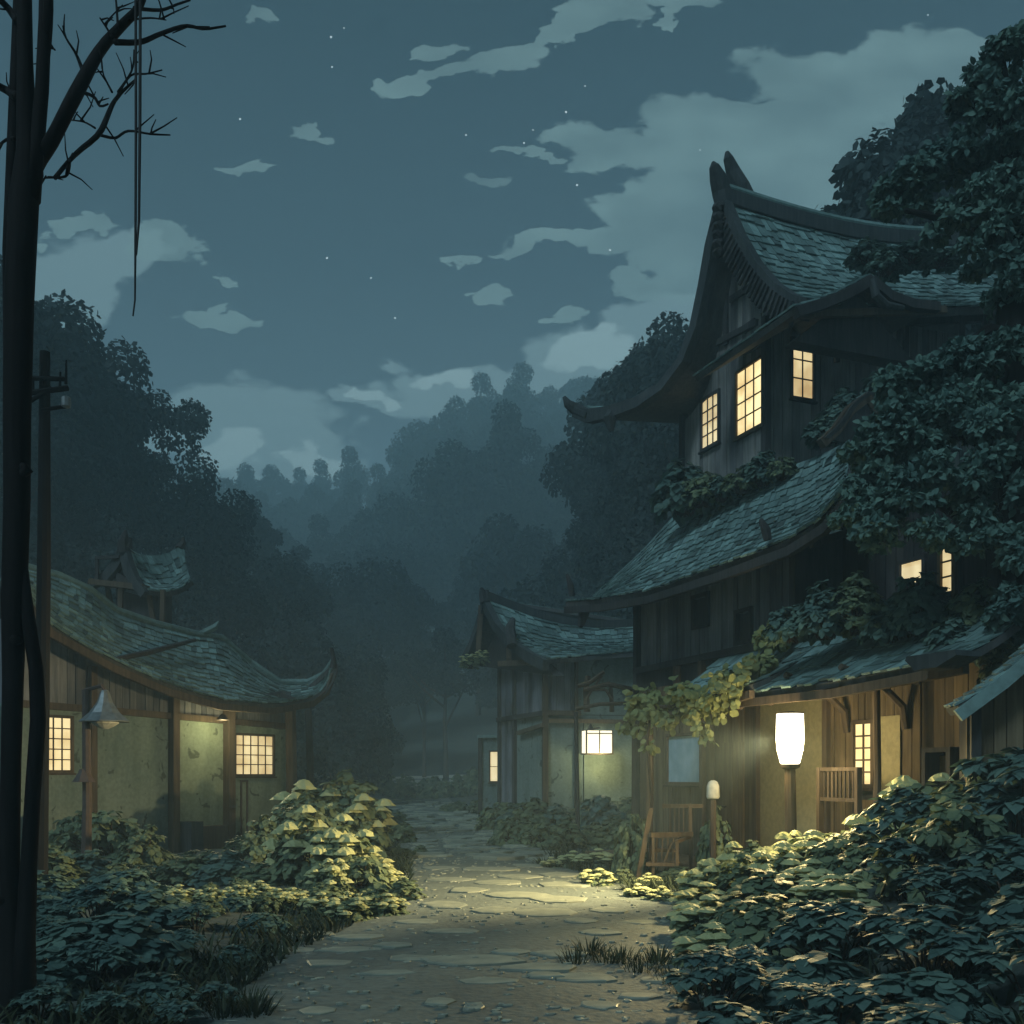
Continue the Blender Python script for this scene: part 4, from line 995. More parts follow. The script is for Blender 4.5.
# ------------------------------------------------------------------ poles, bare tree, rope, stairs, shed
def street_lamp():
    D = 15.5; b = P(86, 860, D)
    T_ = Thing("street_lamp", "rusty post with an unlit bell-shaped tin lamp before the low house", "lamp post", (b.x, b.y, 0))
    q = MB(); q.tube([(b.x, b.y, -.1), (b.x + .02, b.y, 1.2), (b.x, b.y, P(86, 690, D).z)], [.085, .07, .06], 9); T_.part("post", q, M['rust'])
    c = P(105, 722, D - .1); k = D / FPX; q = MB(); q.lathe(c, [(.02, .0), (24 * k, .0), (24 * k, .015), (15 * k, 9 * k), (8 * k, 19 * k), (4.5 * k, 29 * k), (4 * k, 31 * k), (1 * k, 32 * k)], 9); T_.part("lamp_shade", q, M['metal'])
    q = MB(); q.lathe(c, [(3 * k, -7 * k), (9 * k, -4 * k), (13 * k, -.02), (13 * k, -.002)], 14); T_.part("bulb", q, M['stone'])
    q = MB(); q.tube([c + Vector((0, 0, 30 * k)), c + Vector((-.05, 0, 36 * k)), P(86, 690, D)], .03, 6); T_.part("bracket", q, M['rust'])
    c = P(84, 782, D); q = MB(); q.lathe(c, [(12 * k, 0), (11 * k, .02), (6 * k, 9 * k), (4.4 * k, 13 * k)], 8); T_.part("collar", q, M['rust'])
street_lamp()

def utility_pole():
    D = 13.0; p = lambda x, y, d=0: P(x, y, D + d); b = p(42, 800)
    T_ = Thing("utility_pole", "dark wooden utility pole with tilted crossarms beside the bare tree", "utility pole", (b.x, b.y, 0))
    q = MB(); q.tube([(b.x - .03, b.y, -.2), p(44, 560), p(45, 352)], [.10, .085, .065], 9); T_.part("pole", q, M['bark'])
    for a, c, r in (((20, 378), (64, 379), .03), ((29, 393), (68, 388), .035), ((42, 410), (68, 406), .025), ((30, 401), (52, 388), .03)):
        q = MB(); q.tube([p(*a, -.15), p(*c, -.15)], r, 6); T_.part("crossarm", q, M['bark'])
    for x, y0, y1 in ((41, 362, 385), (48, 358, 385), (60, 372, 388), (66, 360, 384), (33, 380, 392)):
        q = MB(); q.tube([p(x, y1, -.15), p(x + .5, y0, -.15)], [.02, .012], 5); T_.part("insulator", q, M['bark'])
    q = MB(); q.lathe(p(66, 408, -.15), [(.03, 0), (.06, .02), (.06, .13), (.03, .15)], 9); T_.part("junction_box", q, M['metal'])
utility_pole()

def grow(mb, p, d, r, L, rng, depth, tip=.004, bend=.25, up=.05):
    pts = [p]; rad = [r]; n = 5
    for i in range(n):
        d = (d + Vector((rng.uniform(-bend, bend), rng.uniform(-bend, bend), rng.uniform(-bend, bend) + up))).normalized()
        p = p + d * (L / n); pts.append(p); rad.append(max(tip, r * (1 - .75 * (i + 1) / n)))
    mb.tube(pts, rad, 6, True)
    if depth > 0:
        for k in range(rng.randint(2, 3)):
            i = rng.randint(2, n); dd = (d + Vector((rng.uniform(-1, 1), rng.uniform(-1, 1), rng.uniform(-.4, .8)))).normalized()
            grow(mb, pts[i], dd, rad[i] * .8, L * rng.uniform(.45, .7), rng, depth - 1, tip, bend, up)
def bare_tree():
    D = 6.2; p = lambda x, y, d=0: P(x, y, D + d); b = p(12, 1010)
    T_ = Thing("bare_tree", "tall black leafless tree with forked trunk and thin branches", "tree", (b.x, b.y, -.1))
    q = MB(); r = D / FPX
    q.tube([p(8, 1050), p(10, 1000), p(11, 940), p(9, 860), p(11, 760), p(13, 680), p(14, 600), p(17, 500), p(17, 420), p(19, 300), p(24, 200), p(27, 150), p(25, 60), p(24, -60), p(25, -200)], [x * r for x in (19, 14, 11, 10, 9.5, 10, 12, 12.5, 13, 14, 14, 10, 7.5, 6.5, 5)], 14)
    q.tube([p(22, 1040), p(25, 940), p(29, 860), p(33, 790), p(38, 720), p(36, 670), p(27, 610), p(20, 540)], [x * r for x in (15, 10, 8, 7.5, 7.5, 7, 6.5, 4)], 10); q.tube([p(30, 200), p(36, 150), p(42, 90), p(45, 20), p(46, -80)], [x * r for x in (10, 7.5, 6.5, 6, 5)], 10)
    for x_, y_, rr_ in ((16, 640, 12), (18, 470, 12), (21, 262, 15), (10, 900, 11)): q.tube([p(x_ - 6, y_ + 14), p(x_ - 9 + 18 * (y_ % 3) / 2, y_, -.05), p(x_, y_ - 12)], [3 * r, 6 * r, 3 * r], 8)
    q.tube([p(17, 440, 0), p(13, 350, .05), p(11, 250, .11), p(14, 150, .1), p(17, 60, .1), p(22, -80, .1)], [x * r for x in (9, 9, 8, 7, 6, 5)], 10)
    T_.part("trunk", q, M['bark'], smooth=True)
    br = [([(30, 190), (36, 165), (52, 140), (75, 95), (100, 50), (122, 25), (140, 5), (150, -30)], [7, 8, 7, 7, 6, 5, 4, 3]), ([(32, 120), (42, 80), (48, 20), (48, -60)], [5, 5, 5, 4]),
          ([(115, 42), (140, 42), (160, 34), (185, 26), (205, 29), (226, 26)], [3, 2.6, 2.2, 1.8, 1.5, 1]), ([(55, 178), (70, 160), (80, 150), (100, 132), (115, 100), (135, 80)], [2.2, 2.2, 2.6, 2.8, 2.2, 1]),
          ([(100, 135), (115, 138), (128, 131), (150, 134), (170, 135)], [1.6, 1.3, 1.2, 1.0, .7]), ([(48, 177), (66, 176), (70, 160)], [1, 1.4, 1.6]), ([(83, 92), (94, 97), (100, 106), (108, 104)], [1.6, 1.6, 1.3, .9]),
          ([(84, 74), (76, 54), (66, 38), (63, 26)], [2.4, 1.8, 1.2, .8]), ([(112, 38), (108, 30), (100, 18)], [1.6, 1.2, .7]), ([(118, 28), (116, 0), (114, -20)], [1.4, 1.1, .9]), ([(134, 8), (160, 10), (178, 4), (190, 0)], [2, 1.6, 1.2, 1]),
          ([(128, 20), (150, 18), (166, 20)], [1.1, .9, .6]), ([(118, 92), (132, 70), (134, 50)], [1.2, 1, .7]), ([(115, 100), (130, 76), (146, 74), (162, 70)], [1.3, 1.1, .9, .6]), ([(95, 128), (84, 122), (70, 120)], [1.1, .9, .6]),
          ([(112, 92), (104, 76), (102, 66)], [1.2, .9, .6]), ([(18, 98), (6, 90), (-12, 80)], [5, 4, 3]), ([(18, 22), (8, 8), (-6, -6)], [4, 3.5, 3]), ([(16, 138), (6, 140), (-4, 148)], [2, 1.5, 1]), ([(44, 30), (50, 44), (55, 50)], [1.6, 1.2, .8]), ([(34, 200), (40, 186), (46, 176)], [1.6, 1.2, .8])]
    for pts, rad in br:
        q = MB(); f = interp([p(*k, .12 * math.sin(i * 1.7)) for i, k in enumerate(pts)]); n = len(pts) * 3
        q.tube([f(i / n) for i in range(n + 1)], [lerp_tab(i / n * (len(rad) - 1), list(enumerate(rad))) * r for i in range(n + 1)], 7)
        rt = random.Random(int(pts[0][0] * 7 + pts[-1][1]))
        for _ in range(3):      # fine twigs
            u = rt.uniform(.35, .95); b0 = f(u); d0 = Vector((rt.uniform(-1, 1), rt.uniform(-.4, .4), rt.uniform(-.5, 1))).normalized(); l = rt.uniform(.06, .20)
            q.tube([b0, b0 + d0 * l * .5 + Vector((0, 0, .01)), b0 + d0 * l + Vector((rt.uniform(-.03, .03), 0, rt.uniform(-.01, .04)))], [1.0 * r, .75 * r, .45 * r], 5)
        T_.part("branch", q, M['bark'], smooth=True)
bare_tree()
def rope():
    D = 6.1; p = lambda x, y: P(x, y, D)
    a = p(134, 316); r = D / FPX
    q = MB(); q.tube([p(135.5, -60), p(136, 120), p(135.5, 240), p(135, 300), p(133, 316)], [1.3 * r, 1.4 * r, 1.3 * r, .9 * r, .8 * r], 7); q.tube([p(140.5, -60), p(140, 120), p(139, 220), p(136.5, 255)], [1.5 * r, 1.6 * r, 1.3 * r, .8 * r], 7)
    tag(q.build("rope", M['rope']), "long dark doubled rope hanging straight down from the bare tree's limb", "rope")
rope()

def porch_stair():
    D = 15.3; p = lambda x, y, d=0: P(x, y, D + d); b = p(668, 880)
    T_ = Thing("porch_stair", "small cane stair with railings standing before the porch's far end", "stairs", (b.x, b.y, 0))
    def bar(n, a, c, w=.05, h=.05, m='cane', up=(0, 1, 0)):
        q = MB(); q.beam(a, c, w, h, up); T_.part(n, q, M[m])
    bar("post", p(651, 808, -.2), p(637, 884, -.2), .07, .07); bar("post", p(690, 806, .3), p(691, 880, .3)); bar("post", p(677, 842, -.35), p(677, 884, -.35)); bar("post", p(653, 838, -.3), p(653, 884, -.3), .04, .04)
    bar("rail", p(662, 806, .35), p(703, 806, .35), .06, .06); bar("rail", p(650, 835, -.3), p(692, 834, .1), .07, .06); bar("rail", p(676, 842, -.35), p(690, 837, .2))
    for y, d in ((866, -.35), (852, 0), (838, .3)):
        q = MB(); a, c = p(646, y, d), p(677, y + .5, d); q.hexa([a, c, c + Vector((.1, .35, 0)), a + Vector((.1, .35, 0)), a + Vector((0, 0, .05)), c + Vector((0, 0, .05)), c + Vector((.1, .35, .05)), a + Vector((.1, .35, .05))]); T_.part("tread", q, M['cane'])
    for i in range(5): bar("baluster", p(670 + 4.5 * i, 808, .33), p(670 + 4.5 * i, 833, .33), .02, .02)
    for i in range(4): bar("baluster", p(657 + 5.5 * i, 838, -.2), p(656 + 5.5 * i, 864, -.2), .02, .02)
    bar("brace", p(672, 842, -.3), p(664, 862, -.3), .025, .025)
porch_stair()
def stone_marker():
    D = 14.6; b = P(713, 800, D); k = D / FPX
    T_ = Thing("stone_marker", "small rounded white stone marker on a thin post above a porch shrub", "marker", (b.x, b.y, 0))
    q = MB(); q.lathe(P(713, 799, D), [(5.5 * k, 0), (6.6 * k, 2 * k), (6.4 * k, 9 * k), (6.2 * k, 13 * k), (4.6 * k, 17 * k), (2 * k, 18.6 * k)], 14); T_.part("head", q, M['stone'], smooth=True)
    q = MB(); q.tube([(b.x, b.y, -.1), (b.x, b.y, b.z)], .05, 7); T_.part("post", q, M['post'])
stone_marker()
def shed():
    D = 10.4; a = P(962, 704, D); F = Frame((a.x + .05, a.y), (1, -.12), (-.12, -1))
    T_ = Thing("shed", "dark plank shed with a slanting shake roof beside the tall house", "shed", F.at(.8, -1, 0)); rng = random.Random(3)
    low = F.pt(958, 706, .25); hi = F.pt(1048, 634, .25)
    tt = [F.px(958, 706, .25), F.px(1048, 634, .25)]
    zt = lambda t: lerp_tab(t, tt) - .12
    b = MB(); F.boards(b, 0, 1.6, -.1, zt, 0, .14, rng); T_.part("plank_wall", b, M['brown'])
    q = MB(); F.slabwall(q, .05, 1.6, -.1, lambda t: zt(t) - .03, -.4, -.06, 6); T_.part("inner_wall", q, M['dark'])
    bk = -F.n * .4
    S = lambda u, v: hi.lerp(low, v) + bk * u - Vector((0, 0, .06 * math.sin(math.pi * v)))
    roof(T_, S, 5, 9, rng=rng, sh=.03, thick=.09)
    q = MB(); q.sweep([low - Vector((0, 0, .10)), low.lerp(hi, .5) - Vector((0, 0, .13)), hi - Vector((0, 0, .1))], .06, .13, F.n); T_.part("barge_board", q, M['roof'])
    q = MB(); F.box(q, .02, .12, .012, .08, -.1, zt(.07)); T_.part("post", q, M['dark'])
    for z in (1.2, 1.35): pass
shed()

# ------------------------------------------------------------------ leaves
LEAF8 = (np.array([[0, 0, 0], [-.30, .30, .05], [0, .32, 0], [.30, .30, .05], [-.27, .66, .0], [0, .70, -.05], [.27, .66, .0], [0, 1.0, -.20]]),
         [(0, 2, 1), (0, 3, 2), (1, 2, 5, 4), (2, 3, 6, 5), (4, 5, 7), (5, 6, 7)])
LEAFR = (np.array([[0, 0, 0], [-.36, .22, .04], [0, .25, 0], [.36, .22, .04], [-.44, .62, -.02], [0, .66, -.04], [.44, .62, -.02], [-.2, .93, -.14], [.2, .93, -.14], [0, 1.03, -.17]]),
         [(0, 2, 1), (0, 3, 2), (1, 2, 5, 4), (2, 3, 6, 5), (4, 5, 9, 7), (5, 6, 8, 9)])
LEAFQ = (np.array([[-.28, .0, 0], [.28, .05, 0], [.42, .62, .02], [0, 1.0, -.05], [-.42, .55, .02]]), [(0, 1, 2, 3, 4)])
BLADE = (np.array([[-.5, 0, 0], [.5, 0, 0], [.36, .5, .0], [-.36, .5, .0], [0, 1.0, -.18]]), [(0, 1, 2, 3), (3, 2, 4)])
def put_leaves(mb, pos, dirs, ups, size, shape, width=1.0):
    """one leaf per row: base point, direction of the blade, side it shows, length"""
    pos, dirs, ups = (np.asarray(a, float) for a in (pos, dirs, ups)); size = np.broadcast_to(np.asarray(size, float), (len(pos),))
    d = dirs / (np.linalg.norm(dirs, axis=1, keepdims=True) + 1e-9)
    s = np.cross(d, ups); s /= np.linalg.norm(s, axis=1, keepdims=True) + 1e-9
    n = np.cross(s, d)
    t, fs = shape
    V = pos[:, None, :] + size[:, None, None] * (t[None, :, 0:1] * width * s[:, None, :] + t[None, :, 1:2] * d[:, None, :] + t[None, :, 2:3] * n[:, None, :])
    o = len(mb.v); k = len(t); mb.v.extend(map(tuple, V.reshape(-1, 3).tolist()))
    for i in range(len(pos)):
        b = o + i * k; mb.f.extend([tuple(b + j for j in f) for f in fs])
def rnd_dirs(n, rng, zmin=-1):
    v = rng.normal(size=(n * 4 + 24, 3)); v /= np.linalg.norm(v, axis=1, keepdims=True); v = v[v[:, 2] > zmin][:n]; return v
def lobe(mb, c, r, n, size, rng, shape=LEAFQ, flat=.85, zmin=-.75, jit=.7):
    """a clump of leaves filling a rounded shell"""
    v = rnd_dirs(n, rng, zmin); n = len(v)
    rad = r * rng.uniform(.62, 1.05, n)
    p = np.asarray(c)[None, :] + v * rad[:, None] * np.array([1, 1, flat])[None, :]
    up = v + rng.normal(size=(n, 3)) * .35 + np.array([0, 0, .35])
    tang = np.cross(up, rng.normal(size=(n, 3))); tang += v * jit - np.array([0, 0, .25])
    put_leaves(mb, p, tang, up, size * rng.uniform(.7, 1.3, n), shape)

def tree_kind(seed, n_lobes, spread, zc, zr, lobe_r, per, leaf, trunk_r=.018, conic=0.0):
    """a tree of height 1 whose base is the origin"""
    rng = np.random.default_rng(seed); rr = random.Random(seed)
    crown = MB(); trunk = MB(); cs = []
    while len(cs) < n_lobes:
        q = rng.uniform(-1, 1, 3)
        if q @ q > 1: continue
        z = zc + q[2] * zr; w = spread * (1 - conic * (q[2] + 1) / 2)
        c = np.array([q[0] * w, q[1] * w, z])
        if all(np.linalg.norm(c - k) > lobe_r * .62 for k in cs): cs.append(c)
        elif rng.random() < .1: cs.append(c)
    for c in cs:
        r = lobe_r * rng.uniform(.6, 1.2)
        lobe(crown, c, r, per, leaf, rng)
    tp = [(0, 0, -.12), (.004, .002, .15), (.01 * rr.uniform(-1, 1), .01, .4), (.02 * rr.uniform(-1, 1), .0, zc)]
    trunk.tube(tp, [trunk_r * 1.5, trunk_r * 1.05, trunk_r * .8, trunk_r * .4], 8)
    for c in cs[::2]:
        b = Vector((0, 0, rr.uniform(.25, max(.3, zc - .1)))); e = Vector(c); m = b.lerp(e, .5) + Vector((0, 0, -.02))
        trunk.tube([b, m, e], [trunk_r * .5, trunk_r * .35, trunk_r * .15], 5)
    f = 1.0 / np.percentile([p[2] for p in crown.v], 99.7)      # the crown's top stands at height 1
    for m in (crown, trunk): m.v = [(p[0] * f, p[1] * f, p[2] * f) for p in m.v]
    return crown, trunk
def make_tree_proto(name, mats, *a, **k):
    crown, trunk = tree_kind(*a, **k)
    r = bpy.data.objects.new(name, None); COL.objects.link(r)
    crown.build("crown", mats[0], r); trunk.build("trunk", mats[1], r)
    return r
FOREST = (M['forest'], M['bark2'])
KINDS = [make_tree_proto("broadleaf_tree", FOREST, 31, 26, .30, .62, .32, .120, 520, .0235),
         make_tree_proto("broadleaf_tree", FOREST, 32, 30, .26, .60, .36, .105, 460, .0225),
         make_tree_proto("broadleaf_tree", FOREST, 33, 22, .34, .66, .26, .122, 540, .024),
         make_tree_proto("conical_tree", FOREST, 34, 30, .27, .52, .43, .092, 420, .021, conic=.72),
         make_tree_proto("open_tree", FOREST, 35, 13, .36, .74, .18, .12, 560, .019),
         make_tree_proto("tall_tree", FOREST, 36, 22, .15, .70, .23, .075, 520, .0150)]
# mean crown half-width of each kind for a height of 1
HALF = [.40, .36, .45, .32, .46, .21]
used = [False] * len(KINDS)
def forest_tree(px, ytop, rpx, D, kind, hmin=6, hmax=30, foot=None):
    X = (px - 512) * D / FPX; ztop = EYE + (HOR - ytop) * D / FPX
    zb = terrain(X, D) if foot is None else foot
    h = min(hmax, max(hmin, ztop - zb)); zb2 = ztop - h
    w = rpx * D / FPX / HALF[kind]
    w = min(max(w, .78 * h), 1.5 * h)
    if used[kind]: o = copy_tree(KINDS[kind])
    else: o = KINDS[kind]; used[kind] = True
    o.location = (X, D, zb2); o.scale = (w, w, h); o.rotation_euler = (0, 0, R.uniform(0, 6.28))
    return o
def forest():
    layers = {}
    # px, top y, half-width px, depth, kind
    near_l = [(18, 262, 50, 46, 1), (62, 285, 62, 50, 0), (112, 338, 52, 54, 2), (182, 398, 40, 60, 4), (150, 440, 50, 56, 0), (95, 420, 60, 48, 1), (40, 400, 60, 44, 0), (30, 500, 55, 40, 2), (120, 500, 60, 46, 1),
              (240, 515, 30, 66, 0), (200, 535, 45, 54, 2), (262, 570, 52, 58, 0), (160, 560, 50, 46, 0), (325, 600, 44, 62, 1), (300, 625, 48, 54, 0), (352, 655, 40, 62, 2), (250, 640, 50, 48, 2), (338, 690, 40, 50, 0), (372, 700, 26, 64, 1), (60, 560, 60, 38, 0), (280, 690, 45, 42, 1), (225, 600, 45, 44, 1)]
    near_r = [(640, 345, 34, 52, 1), (690, 318, 42, 50, 0), (606, 375, 30, 70, 1), (650, 440, 46, 48, 0), (610, 480, 44, 54, 1), (690, 420, 50, 44, 2), (585, 545, 40, 60, 2), (640, 520, 50, 44, 0), (560, 590, 40, 56, 0), (655, 560, 50, 40, 1)]
    behind = [(868, 150, 70, 30, 5), (905, 98, 70, 31, 5), (948, 122, 70, 30, 5), (990, 90, 80, 30, 5), (1030, 70, 80, 31, 5), (912, 180, 80, 28, 5), (975, 180, 80, 28, 5)]
    mid = [(372, 562, 40, 92, 2), (424, 590, 24, 96, 1), (446, 632, 60, 76, 4), (424, 650, 30, 80, 4), (520, 518, 44, 100, 0), (478, 575, 46, 104, 0), (548, 560, 50, 96, 1), (330, 590, 44, 90, 0), (295, 560, 40, 98, 2), (500, 610, 44, 90, 2), (360, 640, 44, 82, 0), (545, 620, 40, 84, 0)]
    midfar = [(505, 410, 42, 150, 1), (468, 448, 36, 146, 0), (545, 448, 42, 156, 1), (590, 478, 44, 150, 2), (400, 498, 42, 158, 2), (360, 512, 34, 162, 1), (440, 500, 38, 150, 0), (500, 486, 44, 142, 2), (320, 518, 34, 168, 3), (430, 552, 40, 136, 1), (470, 532, 40, 134, 0), (350, 556, 38, 140, 0), (580, 520, 40, 134, 0), (285, 530, 36, 160, 1), (390, 545, 36, 132, 2), (250, 540, 40, 150, 2), (555, 500, 40, 140, 0)]
    far = [(520, 365, 26, 250, 3), (484, 376, 22, 258, 3), (450, 402, 26, 240, 1), (420, 428, 24, 244, 0), (402, 452, 24, 230, 1), (545, 388, 24, 262, 1), (570, 380, 20, 280, 1), (590, 376, 28, 260, 0), (380, 466, 24, 236, 3), (350, 448, 20, 268, 3), (352, 480, 26, 222, 1), (322, 462, 18, 285, 3), (318, 486, 22, 240, 1), (300, 470, 16, 300, 3), (276, 468, 24, 290, 1), (245, 468, 24, 280, 1), (212, 470, 30, 230, 0), (190, 476, 26, 220, 1), (262, 494, 24, 236, 3), (290, 498, 24, 226, 0), (232, 500, 28, 210, 1), (460, 432, 28, 220, 2), (500, 418, 26, 222, 0), (540, 425, 28, 218, 1), (575, 432, 28, 214, 0), (610, 420, 30, 210, 1), (430, 466, 28, 206, 0), (390, 490, 28, 202, 1), (560, 412, 24, 236, 3), (640, 400, 30, 220, 0), (335, 505, 26, 206, 1), (180, 500, 30, 204, 2), (480, 404, 24, 240, 1), (515, 396, 26, 236, 0)]
    spec = [(near_l, "tall_forest", "dark leafy tree on the hillside behind the low house, {} from the far side", 8, 20, "trees on the hillside behind the low house"),
            (near_r, "x", "dark leafy tree rising behind the middle house, {} from the far path", 8, 22, "trees behind the middle house"),
            (behind, "x", "dark tree above the tall house's ridge, {} along the skyline", 12, 24, "trees above the tall house"),
            (mid, "x", "blue-grey misty tree across the valley floor, {} counted along the valley", 7, 20, "misty trees on the valley floor"),
            (midfar, "x", "hazy rounded tree halfway up the far slope, {} along that slope", 10, 26, "hazy trees on the far slope"),
            (far, "x", "pale hazy tree near the far ridge line, {} along the ridge", 12, 34, "pale trees along the far ridge")]
    for lst, _, lab, h0, h1, grp in spec:
        for i, (px, yt, r, D, k) in enumerate(sorted(lst)):
            if lst is near_l and yt < 620: px -= 30
            o = forest_tree(px, yt, r, D, k, h0, h1)
            tag(o, lab.format(ordinal(i)), "tree", grp)
    # more of the same wood filling the slopes between them
    rng = random.Random(77); spots = []
    for _ in range(1200):
        D = rng.choice([62, 75, 90, 105, 122, 140, 160, 180, 200, 225, 250, 275]) * rng.uniform(.95, 1.05); x = rng.uniform(-60, 760)
        X = (x - 512) * D / FPX; z = terrain(X, D)
        if D < 135 and 375 < x < 478: continue
        if D < 85 and (abs(X + 6) < 7 + (D - 60) * .02 or z < 2.0): continue
        h = rng.uniform(8, 13) if D < 130 else rng.uniform(10, 15)
        y = HOR - (z + h - EYE) * FPX / D
        sky = lerp_tab(x, [(0, 250), (110, 335), (215, 460), (300, 470), (350, 450), (400, 450), (450, 402), (520, 367), (600, 376), (640, 345), (700, 320)])
        if y < sky + 14: continue
        if any((X - a) ** 2 + (D - b) ** 2 < (4.0 + D * .02) ** 2 for a, b in spots): continue
        spots.append((X, D)); k = rng.choice([0, 1, 2, 0, 1, 3])
        o = forest_tree(x, y, 0, D, k, h, h); s = h * rng.uniform(.75, 1.1); o.scale = (s, s, h)
        tag(o, "dim leafy tree in the thick misty wood covering the valley slopes", "tree", "trees of the thick valley wood")
        if len(spots) >= 130: break
forest()

# ------------------------------------------------------------------ the great tree at the tall house's near corner
def great_tree():
    b = P(1030, 900, 11.8); rng = np.random.default_rng(5)
    T_ = Thing("great_tree", "large dark spreading tree overhanging the tall house's near corner", "tree", (b.x, b.y, 0))
    p = lambda x, y, d: P(x, y, d)
    q = MB(); k = .0118
    q.tube([(b.x + .1, b.y, -.2), p(1032, 700, 11.8), p(1024, 520, 11.9), p(1012, 380, 12.2), p(1016, 240, 12.6), p(1004, 100, 12.8), p(1000, 50, 12.8)], [.40, .30, .26, .22, .18, .10, .04], 12)
    T_.part("trunk", q, M['bark'], smooth=True)
    limbs = [([(1020, 480), (985, 440), (950, 430), (905, 440)], [.14, .11, .08, .04], 11.8), ([(1020, 560), (995, 540), (965, 520), (930, 500)], [.12, .10, .07, .03], 11.6), ([(1012, 340), (990, 330), (960, 350), (930, 365)], [.12, .09, .06, .03], 12.2),
             ([(1014, 230), (980, 225), (950, 220), (905, 210)], [.12, .09, .06, .03], 12.8), ([(1006, 130), (980, 110), (965, 90)], [.09, .06, .03], 12.8)]
    for pts, rad, d in limbs:
        m = MB(); m.tube([p(x, y, d) for x, y in pts], rad, 7); T_.part("limb", m, M['bark'])
    lobes = [(1003, 58, 30, 12.8), (976, 96, 22, 12.8), (1012, 112, 30, 12.6), (1012, 160, 28, 12.5), (938, 178, 32, 13.0), (902, 200, 26, 13.2), (968, 160, 26, 13.0), (1000, 205, 34, 12.6), (985, 255, 26, 12.4), (955, 226, 24, 12.8), (1018, 290, 26, 12.2), (1016, 235, 26, 12.3),
             (1000, 352, 30, 12.0), (965, 372, 26, 12.0), (928, 388, 24, 12.0), (890, 392, 20, 12.0), (990, 402, 36, 11.8), (945, 415, 36, 11.8), (905, 432, 34, 11.7), (1012, 440, 36, 11.5), (960, 455, 42, 11.5), (915, 472, 38, 11.5), (880, 492, 28, 11.6), (872, 455, 24, 11.8),
             (862, 522, 22, 11.6), (895, 528, 34, 11.3), (945, 502, 36, 11.3), (996, 500, 38, 11.2), (935, 534, 22, 11.2), (1015, 556, 26, 11.0), (985, 538, 26, 11.1), (1022, 610, 26, 10.8), (1016, 690, 20, 10.8)]
    cr = MB()
    for x, y, r, d in lobes:
        c = p(x, y, d); rr = r * d / FPX
        for j in range(8):
            o = rnd_dirs(1, rng, -.6)[0] * rr * .80
            lobe(cr, np.array(c) + o, rr * rng.uniform(.38, .56), 115, .10, rng, LEAF8, .55, -.45, 1.1)
    T_.part("crown", cr, M['neart'])
great_tree()

# ------------------------------------------------------------------ shrubs
def stems(mb, pts, rng, r=.012, base=.12):
    for p in pts:
        b = Vector((rng.uniform(-base, base), rng.uniform(-base, base), -.05)); e = Vector(p); m = b.lerp(e, .5) + Vector((0, 0, .06)); mb.tube([b, m, e], [r * 1.4, r, r * .6], 5, False)
def shrub_proto(name, seed, w, h, n_cl, leaf, per, mat, shape=LEAFR, pale=None, droop=.5, low=.05):
    """a rounded shrub: rosettes of leaves over a dome of half-width w and height h"""
    rng = np.random.default_rng(seed); f = MB(); st = MB(); ps = []
    v = rnd_dirs(n_cl, rng, low)
    for i, q in enumerate(v):
        rad = rng.uniform(.62, 1.0) if i % 3 else rng.uniform(.9, 1.08)
        c = np.array([q[0] * w * rad, q[1] * w * rad, q[2] * h * rad * .92 + .02]); ps.append(c)
        out = np.array([q[0] * .55, q[1] * .55, q[2] * .5 + .8]); out /= np.linalg.norm(out)
        k = per + rng.integers(-2, 3)
        a = rng.uniform(0, 6.28) + np.arange(k) * 2.4
        t1 = np.cross(out, [0.2, .1, 1.0]); t1 /= np.linalg.norm(t1) + 1e-6; t2 = np.cross(out, t1)
        rise = rng.uniform(-droop, .5, k)
        d = np.cos(a)[:, None] * t1 + np.sin(a)[:, None] * t2 + out[None, :] * rise[:, None] - np.array([0, 0, .25])
        put_leaves(f, c[None, :] + d * leaf * .08, d, out[None, :] + rng.normal(size=(k, 3)) * .2, leaf * rng.uniform(.65, 1.15, k), shape)
    r = bpy.data.objects.new(name, None); COL.objects.link(r)
    f.build("foliage", mat, r)
    rr = random.Random(seed); stems(st, [ps[i] for i in range(0, len(ps), 3)], rr, .010, w * .25); st.build("stem", M['bark2'], r)
    if pale:
        top = [c for c in ps if c[2] > h * .35]; pick = top[::max(1, len(top) // pale)][:pale]
        for c in pick:      # added pale caps: lamplight on leaf clumps put into colour, each a part
            g = MB(); rh = leaf * rng.uniform(.85, 1.4); cx, cy, cz = c[0] * 1.05, c[1] * 1.05, c[2] + leaf * .55
            nu_, nv_ = 12, 4; vs = [(cx, cy, cz + rh * .42)]; fs = []
            for j in range(1, nv_ + 1):
                for i in range(nu_):
                    t = 2 * math.pi * i / nu_; q = j / nv_; wob = 1 + .16 * math.sin(5 * t + j) + rng.uniform(-.10, .10)
                    vs.append((cx + rh * q * wob * math.cos(t), cy + rh * q * wob * math.sin(t), cz + rh * (.42 - .5 * q * q) + rng.uniform(-.04, .04) * rh))
            for i in range(nu_):
                fs.append((0, 1 + i, 1 + (i + 1) % nu_))
                for j in range(nv_ - 1): o = 1 + j * nu_; fs.append((o + i, o + nu_ + i, o + nu_ + (i + 1) % nu_, o + (i + 1) % nu_))
            g.add(vs, fs)
            g.build("lit_leaf_cap", M['pale'], r)
    return r
